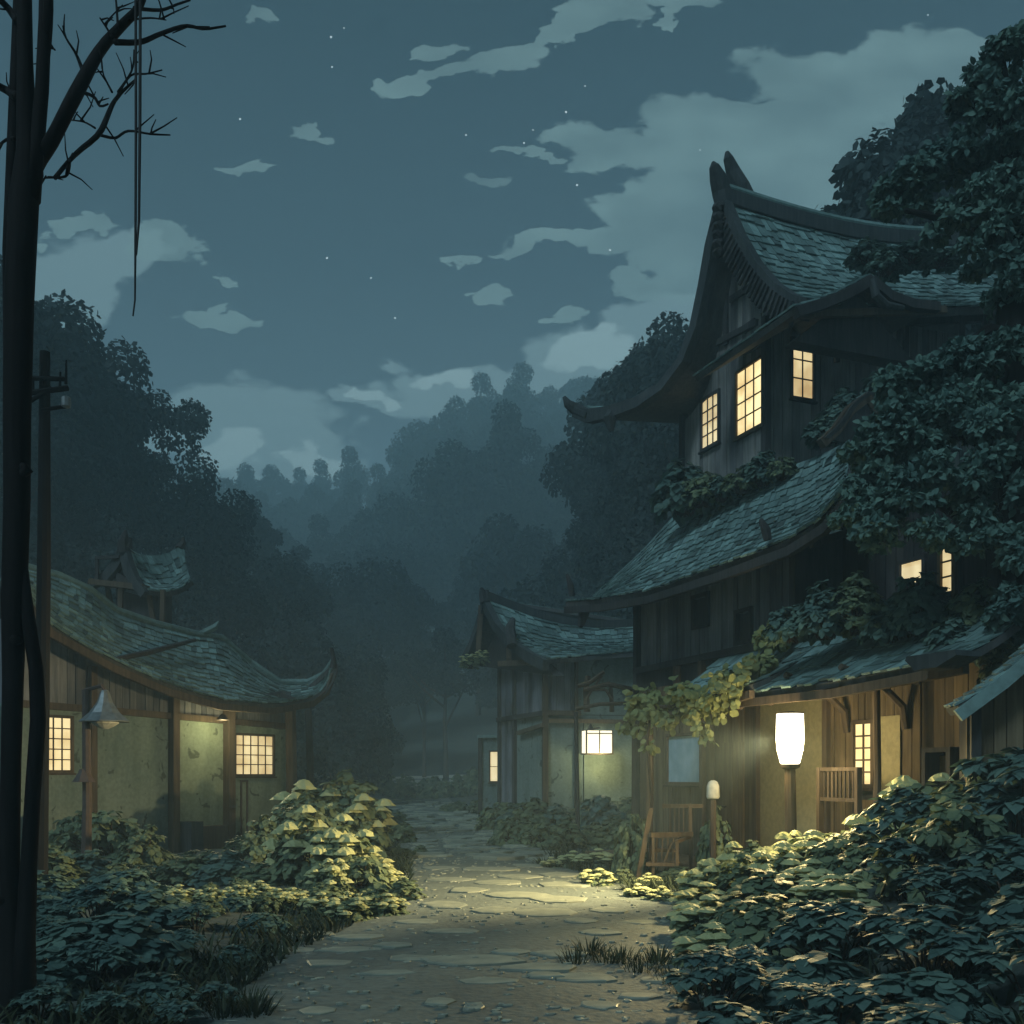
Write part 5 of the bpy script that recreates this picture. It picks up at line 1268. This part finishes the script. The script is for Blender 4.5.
def broad_proto(name, seed, h, n_st, leaf, mat):
    """tall stems, each topped by an umbrella of large drooping leaves"""
    rng = np.random.default_rng(seed); f = MB(); st = MB()
    for i in range(n_st):
        a = i * 2.4 + rng.uniform(-.4, .4); rad = .50 * h * math.sqrt((i + .4) / n_st); z = h * rng.uniform(.70, 1.0) * (1 - .42 * (i / n_st) ** 1.4)
        c = np.array([math.cos(a) * rad, math.sin(a) * rad, z]); b = Vector((c[0] * .2, c[1] * .2, -.1)); m = Vector((c[0] * .55, c[1] * .55, z * .6))
        st.tube([b, m, Vector(c)], [.016, .013, .008], 5, False)
        k = int(rng.integers(8, 13)); aa = rng.uniform(0, 6.28) + np.arange(k) * 6.283 / k + rng.uniform(-.2, .2, k)
        o = np.array([c[0], c[1], .9 * h]); o /= np.linalg.norm(o)
        for part_, (el, s0) in enumerate(((-.05, 1.0), (.35, .8), (.85, .5))):
            d = np.stack([np.cos(aa + part_ * .4) + o[0] * .25, np.sin(aa + part_ * .4) + o[1] * .25, el + rng.uniform(-.35, .25, k)], 1)
            up = np.stack([np.cos(aa) * .45, np.sin(aa) * .45, np.ones(k)], 1)
            # each leaf is two joined segments so that it arches over
            L1 = leaf * s0 * rng.uniform(.8, 1.2, k)
            put_leaves(f, np.repeat(c[None, :], k, 0), d, up, L1, DROOP)
    for i in range(n_st):   # lower leaves
        a = rng.uniform(0, 6.28); rad = .5 * h * math.sqrt(rng.uniform(.1, 1)); c = np.array([math.cos(a) * rad, math.sin(a) * rad, h * rng.uniform(.1, .6)])
        k = 5; aa = rng.uniform(0, 6.28, k); d = np.stack([np.cos(aa), np.sin(aa), rng.uniform(-.3, .5, k)], 1)
        put_leaves(f, np.repeat(c[None, :], k, 0), d, np.tile([0, 0, 1.0], (k, 1)) + rng.normal(size=(k, 3)) * .2, leaf * .8 * rng.uniform(.7, 1.1, k), DROOP)
    r = bpy.data.objects.new(name, None); COL.objects.link(r); f.build("foliage", mat, r); st.build("stem", M['bark2'], r); return r
DROOP = (np.array([[0, 0, 0], [-.30, .16, .05], [0, .20, .02], [.30, .16, .05], [-.44, .48, .02], [0, .50, .03], [.44, .48, .02], [-.24, .82, -.16], [0, .84, -.11], [.24, .82, -.16], [0, 1.12, -.36]]),
         [(0, 2, 1), (0, 3, 2), (1, 2, 5, 4), (2, 3, 6, 5), (4, 5, 8, 7), (5, 6, 9, 8), (7, 8, 10), (8, 9, 10)])
def tuft_proto(name, seed, n, h, spread):
    rng = np.random.default_rng(seed); f = MB(); a = rng.uniform(0, 6.28, n); r_ = np.sqrt(rng.uniform(0, 1, n)) * spread
    pos = np.stack([np.cos(a) * r_, np.sin(a) * r_, np.full(n, -.03)], 1); lean = rng.uniform(.15, .75, n)
    d = np.stack([np.cos(a) * lean + rng.normal(size=n) * .15, np.sin(a) * lean + rng.normal(size=n) * .15, np.ones(n)], 1)
    up = np.stack([-np.cos(a), -np.sin(a), .3 * np.ones(n)], 1)
    put_leaves(f, pos, d, up, h * rng.uniform(.5, 1.15, n), BLADE2, 1.0)
    o = f.build(name, M['grass']); return o
BLADE2 = (np.array([[-.03, 0, 0], [.03, 0, 0], [.035, .35, .02], [-.035, .35, .02], [.025, .7, -.06], [-.025, .7, -.06], [0, 1.0, -.26]]), [(0, 1, 2, 3), (3, 2, 4, 5), (5, 4, 6)])

PROTO = {
    'round': [shrub_proto("round_shrub", 41, .62, .85, 100, .155, 11, M['bush']), shrub_proto("round_shrub", 42, .70, .75, 110, .14, 11, M['bush']), shrub_proto("round_shrub", 43, .58, 1.0, 110, .15, 11, M['bush'])],
    'blue': [shrub_proto("broad_shrub", 44, .62, .75, 80, .19, 11, M['bushb']), shrub_proto("broad_shrub", 45, .70, .70, 90, .18, 11, M['bushb']), shrub_proto("broad_shrub", 46, .60, .90, 90, .19, 11, M['bushb'])],
    'lit_cap': [shrub_proto("lit_capped_shrub", 47, .62, .80, 90, .145, 11, M['bush'], pale=24), shrub_proto("lit_capped_shrub", 48, .62, .95, 90, .145, 11, M['bush'], pale=28)],
    'broad': [broad_proto("broadleaf_plant", 51, 1.15, 13, .23, M['bushb']), broad_proto("broadleaf_plant", 52, 1.0, 14, .21, M['bushb']), broad_proto("broadleaf_plant", 53, 1.3, 14, .25, M['bushb'])],
    'tuft': [tuft_proto("grass_tuft", 61, 130, .42, .26), tuft_proto("grass_tuft", 62, 110, .34, .30)],
}
PH = {'round': [.95, .85, 1.1], 'blue': [.88, .82, 1.02], 'lit_cap': [.95, 1.1], 'broad': [1.2, 1.05, 1.35], 'tuft': [.42, .34]}
PW = {'round': [.72, .78, .68], 'blue': [.75, .82, .74], 'lit_cap': [.75, .75], 'broad': [.72, .66, .8], 'tuft': [.4, .42]}
pused = set(); KEEP = set()
def plant(kind, px, ytop, D, wpx, label, cat, grp, foot=None, i=None, wmin=.72):
    X = (px - 512) * D / FPX; i = R.randrange(len(PROTO[kind])) if i is None else i
    zb = terrain(X, D) - .02 if foot is None else foot
    h = max(.22, EYE + (HOR - ytop) * D / FPX - zb)
    w = wpx * D / FPX / PW[kind][i]; sz = h / PH[kind][i]; w = min(max(w, wmin * sz), 1.3 * sz)
    key = (kind, i)
    if key in pused: o = copy_tree(PROTO[kind][i])
    else: o = PROTO[kind][i]; pused.add(key)
    o.location = (X, D, zb); o.scale = (w, w, sz); o.rotation_euler = (0, 0, R.uniform(0, 6.28))
    tag(o, label, cat, grp); return o
def row(kinds, D, xs, tops, wpx, label, cat, grp, jy=8, jx=8, only=None):
    """one row of plants at depth D; tops = table of x -> top y in px; the label gets the place in the row"""
    for k, x in enumerate(xs):
        kd = kinds[k % len(kinds)]
        plant(kd, x + R.uniform(-jx, jx), lerp_tab(x, tops) + R.uniform(-jy, jy), D * R.uniform(.97, 1.03), wpx * R.uniform(.9, 1.2), label.format(ordinal(k)), cat, grp)
def rng_x(a, b, n): return [a + (b - a) * i / (n - 1) for i in range(n)]

def shrubs():
    # before the low house, far rows to near rows
    row(['round'], 17.2, rng_x(80, 300, 8), [(80, 800), (110, 790), (150, 835), (180, 848), (230, 842), (300, 790)], 24, "grey-green leafy shrub against the low house's wall, {} from the street lamp", "shrub", "shrubs against the low house wall")
    row(['round', 'lit_cap'], 18.5, [292, 318, 345, 366], [(290, 790), (318, 768), (345, 766), (370, 790)], 28, "tall rounded bush at the low house's path-side corner, {} from the wall", "bush", "bushes at the low house corner")
    row(['lit_cap'], 14.6, [288, 314, 338, 362], [(280, 845), (314, 808), (338, 815), (365, 845)], 26, "lamp-lit bush with painted-light clumps beside the path, {} outward from the low house", "bush", "lit bushes beside the path")
    row(['lit_cap', 'round'], 13.0, [330, 358, 386, 404], [(330, 845), (360, 850), (386, 858), (404, 874)], 27, "low lit leafy shrub bordering the earth path, {} towards the path", "shrub", "low lit shrubs bordering the path")
    row(['round', 'blue'], 14.8, rng_x(50, 262, 7), [(50, 838), (100, 846), (170, 858), (260, 852)], 36, "mid-height grey shrub in the low house's garden, {} from the bare tree", "shrub", "shrubs in the low house garden", 10)
    row(['lit_cap', 'round', 'round'], 11.8, rng_x(176, 376, 8), [(170, 882), (260, 880), (376, 890)], 36, "low shrub of the garden's path-edge row, {} from the bare tree's side", "shrub", "path-edge shrubs of the garden")
    row(['blue'], 12.0, rng_x(40, 160, 4), [(40, 858), (160, 878)], 44, "blue-green shrub deep in the garden, {} from the bare tree", "shrub", "blue shrubs deep in the garden", 10)
    row(['blue', 'broad'], 9.8, rng_x(40, 256, 5), [(30, 880), (120, 885), (200, 895), (262, 915)], 60, "dim blue-green shrub in the garden's third row from the viewer, {} counted from the tree", "shrub", "third-row shrubs of the near garden", 12)
    row(['broad', 'blue'], 8.2, rng_x(50, 235, 4), [(34, 905), (120, 912), (235, 940)], 70, "dim blue-green shrub in the garden's second row from the viewer, {} counted from the tree", "shrub", "second-row shrubs of the near garden", 12)
    row(['blue', 'broad'], 7.0, rng_x(45, 215, 4), [(34, 938), (120, 945), (222, 975)], 74, "dark blue shrub in the garden's row nearest the viewer, {} counted from the tree", "shrub", "nearest shrubs of the garden", 12)
    row(['broad'], 6.2, rng_x(30, 180, 3), [(20, 975), (180, 1000)], 80, "very dark shrub at the foot of the bare tree, {} outward", "shrub", "dark shrubs at the bare tree's foot", 5)
    row(['lit_cap'], 11.2, rng_x(214, 384, 7), [(214, 893), (300, 890), (384, 894)], 34, "low shrub with painted-light clumps in the garden's outermost row, {} along the path's edge", "shrub", "outermost painted-light shrubs of the garden", 3)
    row(['round', 'blue', 'round'], 10.6, [205, 238, 268], [(205, 903), (268, 908)], 46, "low grey-green shrub filling the middle of the near garden, {} from the tree", "shrub", "middle shrubs of the near garden", 3)
    # dark verges where the path runs away
    row(['round'], 24.0, [388, 398], [(385, 815), (400, 835)], 26, "dark bush on the far verge below the hillside trees, {} along the path", "bush", "dark verge bushes")
    row(['round', 'blue'], 32.0, [372, 384, 392, 350], [(350, 765), (372, 785), (384, 800), (392, 810)], 26, "dark rounded bush further along the same verge, {} in its cluster", "bush", "dark bushes further along the verge")
    row(['round'], 20.0, [396, 412, 428], [(390, 838), (430, 850)], 18, "little dark shrub creeping onto the path's far bend, {} from the verge", "shrub", "little dark shrubs on the bend")
    row(['round'], 44.0, [448, 462, 476, 490], [(445, 798), (476, 788), (490, 780)], 16, "dark low shrub along the annex side of the far path, {} from the mist", "shrub", "dark shrubs by the annex")
    row(['round'], 64.0, rng_x(388, 474, 6), [(388, 768), (420, 774), (474, 766)], 13, "low dark bush at the misty far end of the path, {} along the clearing", "bush", "bushes at the path's far end", 3, 3)
    row(['round', 'blue'], 27.5, rng_x(496, 628, 7), [(490, 795), (530, 788), (560, 800), (628, 790)], 24, "grey-green bush against the middle house's wall, {} from its annex", "bush", "bushes against the middle house")
    row(['round'], 22.0, rng_x(520, 622, 5), [(515, 815), (560, 808), (590, 815), (622, 806)], 26, "bush in the row before the middle house, {} from the path", "bush", "bushes before the middle house")
    row(['lit_cap'], 17.2, [553, 574, 600], [(550, 856), (575, 850), (600, 852)], 23, "low lit shrub at the path edge before the garden gate, {} from the path", "shrub", "lit shrubs before the garden gate", 4, 3)
    row(['lit_cap', 'round'], 14.6, [596, 622, 650, 682], [(596, 868), (622, 868), (650, 872), (682, 864)], 25, "bright lit shrub at the foot of the cane stair, {} from the path", "shrub", "bright shrubs at the stair foot", 4, 3)
    row(['lit_cap'], 12.9, [640, 662], [(640, 884), (662, 884)], 28, "dome-shaped lit shrub jutting onto the path, {} towards the stair", "shrub", "dome shrubs jutting onto the path", 3, 3)
    # climbing plants by the porch
    plant('round', 632, 796, 15.6, 16, "slim climbing shrub beside the cane porch post", "shrub", None, wmin=.3)
    plant('round', 716, 798, 14.9, 22, "slim upright shrub below the stone marker", "shrub", None, wmin=.3)
    plant('round', 738, 850, 14.4, 24, "round shrub between the stone marker and the glowing lantern", "shrub", None)
    # the bank before the tall house
    pr = "{} from the path"
    row(['lit_cap', 'lit_cap', 'round'], 12.0, rng_x(706, 832, 6), [(700, 862), (740, 842), (800, 822), (832, 818)], 28, "lit shrub gathered about the lantern post, " + pr, "shrub", "lit shrubs about the lantern post", 6, 5)
    row(['lit_cap', 'round', 'lit_cap'], 11.0, rng_x(704, 925, 7), [(700, 878), (760, 845), (800, 832), (850, 800), (925, 772)], 40, "shrub in the bank's back row under the porch, " + pr, "shrub", "back-row shrubs of the bank", 14)
    row(['lit_cap', 'round', 'lit_cap', 'round', 'broad', 'round', 'broad'], 9.6, rng_x(712, 1005, 7), [(700, 900), (780, 862), (850, 818), (920, 780), (1005, 745)], 56, "large-leaved plant in the bank's fifth row from the viewer, " + pr, "plant", "fifth-row plants of the bank", 16)
    row(['lit_cap', 'round', 'lit_cap', 'broad', 'round', 'broad'], 8.4, rng_x(720, 1020, 6), [(700, 920), (780, 888), (850, 845), (920, 808), (1020, 765)], 66, "large-leaved plant in the bank's fourth row from the viewer, " + pr, "plant", "fourth-row plants of the bank", 16)
    row(['broad'], 7.4, rng_x(735, 1030, 4), [(700, 940), (780, 915), (860, 875), (940, 845), (1030, 815)], 76, "large-leaved plant in the bank's third row from the viewer, " + pr, "plant", "third-row plants of the bank", 18)
    row(['broad', 'blue'], 6.5, rng_x(720, 1030, 4), [(700, 968), (780, 948), (860, 920), (940, 895), (1040, 870)], 84, "dark large-leaved plant in the bank's second row from the viewer, " + pr, "plant", "second-row plants of the bank", 18)
    row(['blue', 'broad'], 5.8, rng_x(730, 1040, 4), [(700, 990), (780, 978), (860, 960), (940, 945), (1040, 925)], 90, "very dark plant in the bank's row nearest the viewer, " + pr, "plant", "nearest plants of the bank", 14)
    row(['broad'], 5.2, rng_x(920, 1050, 2), [(880, 1000), (1050, 980)], 95, "black-shadowed plant at the bank's near corner, " + pr, "plant", "corner plants of the bank")
    # grass tufts
    row(['tuft'], 8.6, [575, 592, 606], [(570, 948), (590, 940), (610, 950)], 20, "dark grass tuft standing alone near the path's middle, {} of three", "grass tuft", "tufts near the path's middle", 2, 2)
    row(['tuft'], 8.2, [624, 642, 660], [(620, 956), (640, 948), (660, 952)], 22, "dark grass tuft between the path and the bank, {} of three", "grass tuft", "tufts between path and bank", 2, 2)
    row(['tuft'], 7.4, [676, 694, 716, 740], [(670, 985), (740, 975)], 24, "tall grass tuft fringing the bank, {} from the path", "grass tuft", "tufts fringing the bank", 4, 3)
    row(['tuft'], 12.3, rng_x(290, 384, 5), [(290, 902), (384, 905)], 18, "grass tuft below the low lit shrubs, {} towards the path", "grass tuft", "tufts below the lit shrubs", 3, 3)
    row(['tuft'], 6.7, [226, 244, 258, 206], [(200, 985), (260, 995)], 24, "arching grass tuft at the near garden's path corner, {} of four", "grass tuft", "tufts at the garden's near corner", 4, 3)
    row(['tuft'], 6.4, rng_x(780, 1000, 7), [(780, 990), (1000, 970)], 26, "grass tuft among the bank's nearest plants, {} from the path", "grass tuft", "tufts among the nearest plants", 5, 6)
    row(['tuft'], 13.6, [634, 652, 668], [(630, 898), (670, 898)], 16, "grass tuft under the dome-shaped lit shrubs, {} towards the stair", "grass tuft", "tufts under the dome shrubs", 2, 2)
    row(['tuft'], 17.6, [545, 556, 570, 584], [(545, 872), (585, 872)], 12, "grass tuft edging the path before the garden gate, {} along the edge", "grass tuft", "tufts before the garden gate", 2, 2)
    # shrubs that have taken root on the roofs
    def on_roof(lst, label, grp, kinds=('blue', 'round')):
        for i, (x, yt, yb, D, w) in enumerate(lst):
            plant(kinds[i % len(kinds)], x, yt, D, w, label.format(ordinal(i)), "shrub", grp, foot=EYE + (HOR - yb) * D / FPX)
    on_roof([(684, 452, 512, 20.0, 24), (704, 462, 505, 19.6, 24), (722, 472, 500, 19.2, 20), (742, 462, 492, 18.8, 22), (762, 444, 484, 18.4, 24), (782, 452, 478, 18.0, 18)], "shrub rooted along the top of the long lean-to roof, {} from its outer end", "shrubs on the lean-to roof")
    on_roof([(824, 410, 440, 17.6, 24), (846, 384, 420, 17.8, 26), (880, 366, 420, 17.6, 30), (836, 396, 440, 17.7, 22)], "leafy shrub under the tower's side windows, {} outward from the gable", "shrubs under the tower's side windows", ('blue',))
    on_roof([(792, 598, 640, 13.6, 22), (826, 572, 636, 13.2, 32), (858, 566, 632, 12.9, 34), (896, 588, 640, 12.6, 26), (918, 562, 634, 12.3, 24), (978, 572, 640, 11.8, 34), (1006, 580, 650, 11.6, 30), (956, 610, 660, 11.6, 26), (1000, 625, 680, 11.4, 24)], "shrub growing above the porch roof, {} from the plank wall", "shrubs above the porch roof", ('blue', 'blue', 'round'))
    on_roof([(868, 236, 262, 18.6, 22), (884, 246, 274, 17.8, 24), (910, 240, 262, 18.4, 26), (940, 246, 266, 18.4, 28)], "dark sprig of leaves lying over the tower roof, {} from the ridge horn", "sprigs on the tower roof", ('blue',))
    on_roof([(470, 652, 668, 31.5, 12), (482, 648, 664, 31.3, 10)], "small leafy clump under the middle house's gable eave, {} of two", "clumps under the gable eave", ('lit_cap',))
    for k, lst in PROTO.items():
        for i, o in enumerate(lst):
            if (k, i) not in pused:
                for ch in list(o.children): bpy.data.objects.remove(ch)
                bpy.data.objects.remove(o)
shrubs()
for k, o in enumerate(KINDS):
    if not used[k]:
        for ch in list(o.children): bpy.data.objects.remove(ch)
        bpy.data.objects.remove(o)

def porch_vine():
    rng = np.random.default_rng(9)
    T_ = Thing("porch_vine", "pale leafy vine trailing along the porch eave and up between its two roofs", "vine", P(650, 880, 15.2))
    path = [(634, 716, 15.6), (650, 708, 15.2), (672, 706, 14.9), (694, 700, 14.6), (716, 696, 14.3), (738, 684, 14.2), (752, 668, 14.4), (764, 652, 14.7), (776, 636, 15.0), (786, 622, 15.1)]
    f = interp([P(*q) for q in path]); fol = MB(); st = MB()
    st.tube([f(i / 30) for i in range(31)], .03, 6)
    st.tube([P(648, 880, 15.3), P(652, 800, 15.25), P(647, 740, 15.2), P(652, 710, 15.2)], .025, 6)
    def clump(c, r, n, s):
        v = rnd_dirs(n, rng, -.9); p = np.asarray(c)[None, :] + v * r * rng.uniform(.4, 1.05, n)[:, None]
        put_leaves(fol, p, v * .6 + rng.normal(size=(n, 3)) * .5 + np.array([0, 0, -.6]), v + rng.normal(size=(n, 3)) * .3 + np.array([-.5, -.7, .4]), s * rng.uniform(.7, 1.3, n), LEAFR)
    for i in range(46):
        u = i / 45; c = f(u); w = .155 if u < .55 else .11
        clump(c + Vector((rng.normal() * .10, rng.normal() * .1, rng.normal() * .10 + .03)), w, 34, .115)
    for x, y, d in ((690, 716, 14.4), (702, 726, 14.4), (708, 738, 14.4), (662, 722, 14.9), (640, 728, 15.4), (716, 715, 14.3), (700, 708, 14.4), (730, 700, 14.2), (648, 745, 15.2), (780, 642, 14.8)):
        clump(P(x, y, d), .12, 22, .10)
    T_.part("foliage", fol, M['vine']); T_.part("stem", st, M['bark2'])
porch_vine()

def verge_grass():
    """short grass along the path's edges: far too many blades to count"""
    rng = np.random.default_rng(3); n = 15000; pos = []
    while len(pos) < n:
        Y = 5 + 45 * rng.random() ** 1.6; c, hw = path_at(Y); s = rng.choice([-1, 1]); off = abs(rng.normal()) * .45 - .06
        X = c + s * (hw + off); pos.append((X, Y, terrain(X, Y) - .02))
    pos = np.array(pos); a = rng.uniform(0, 6.28, n); d = np.stack([np.cos(a) * .5, np.sin(a) * .5, np.ones(n)], 1)
    f = MB(); put_leaves(f, pos, d, np.stack([-np.cos(a), -np.sin(a), .3 * np.ones(n)], 1), rng.uniform(.08, .26, n), BLADE2, 1.6)
    tag(f.build("grass", M['grass']), kind="stuff")
verge_grass()
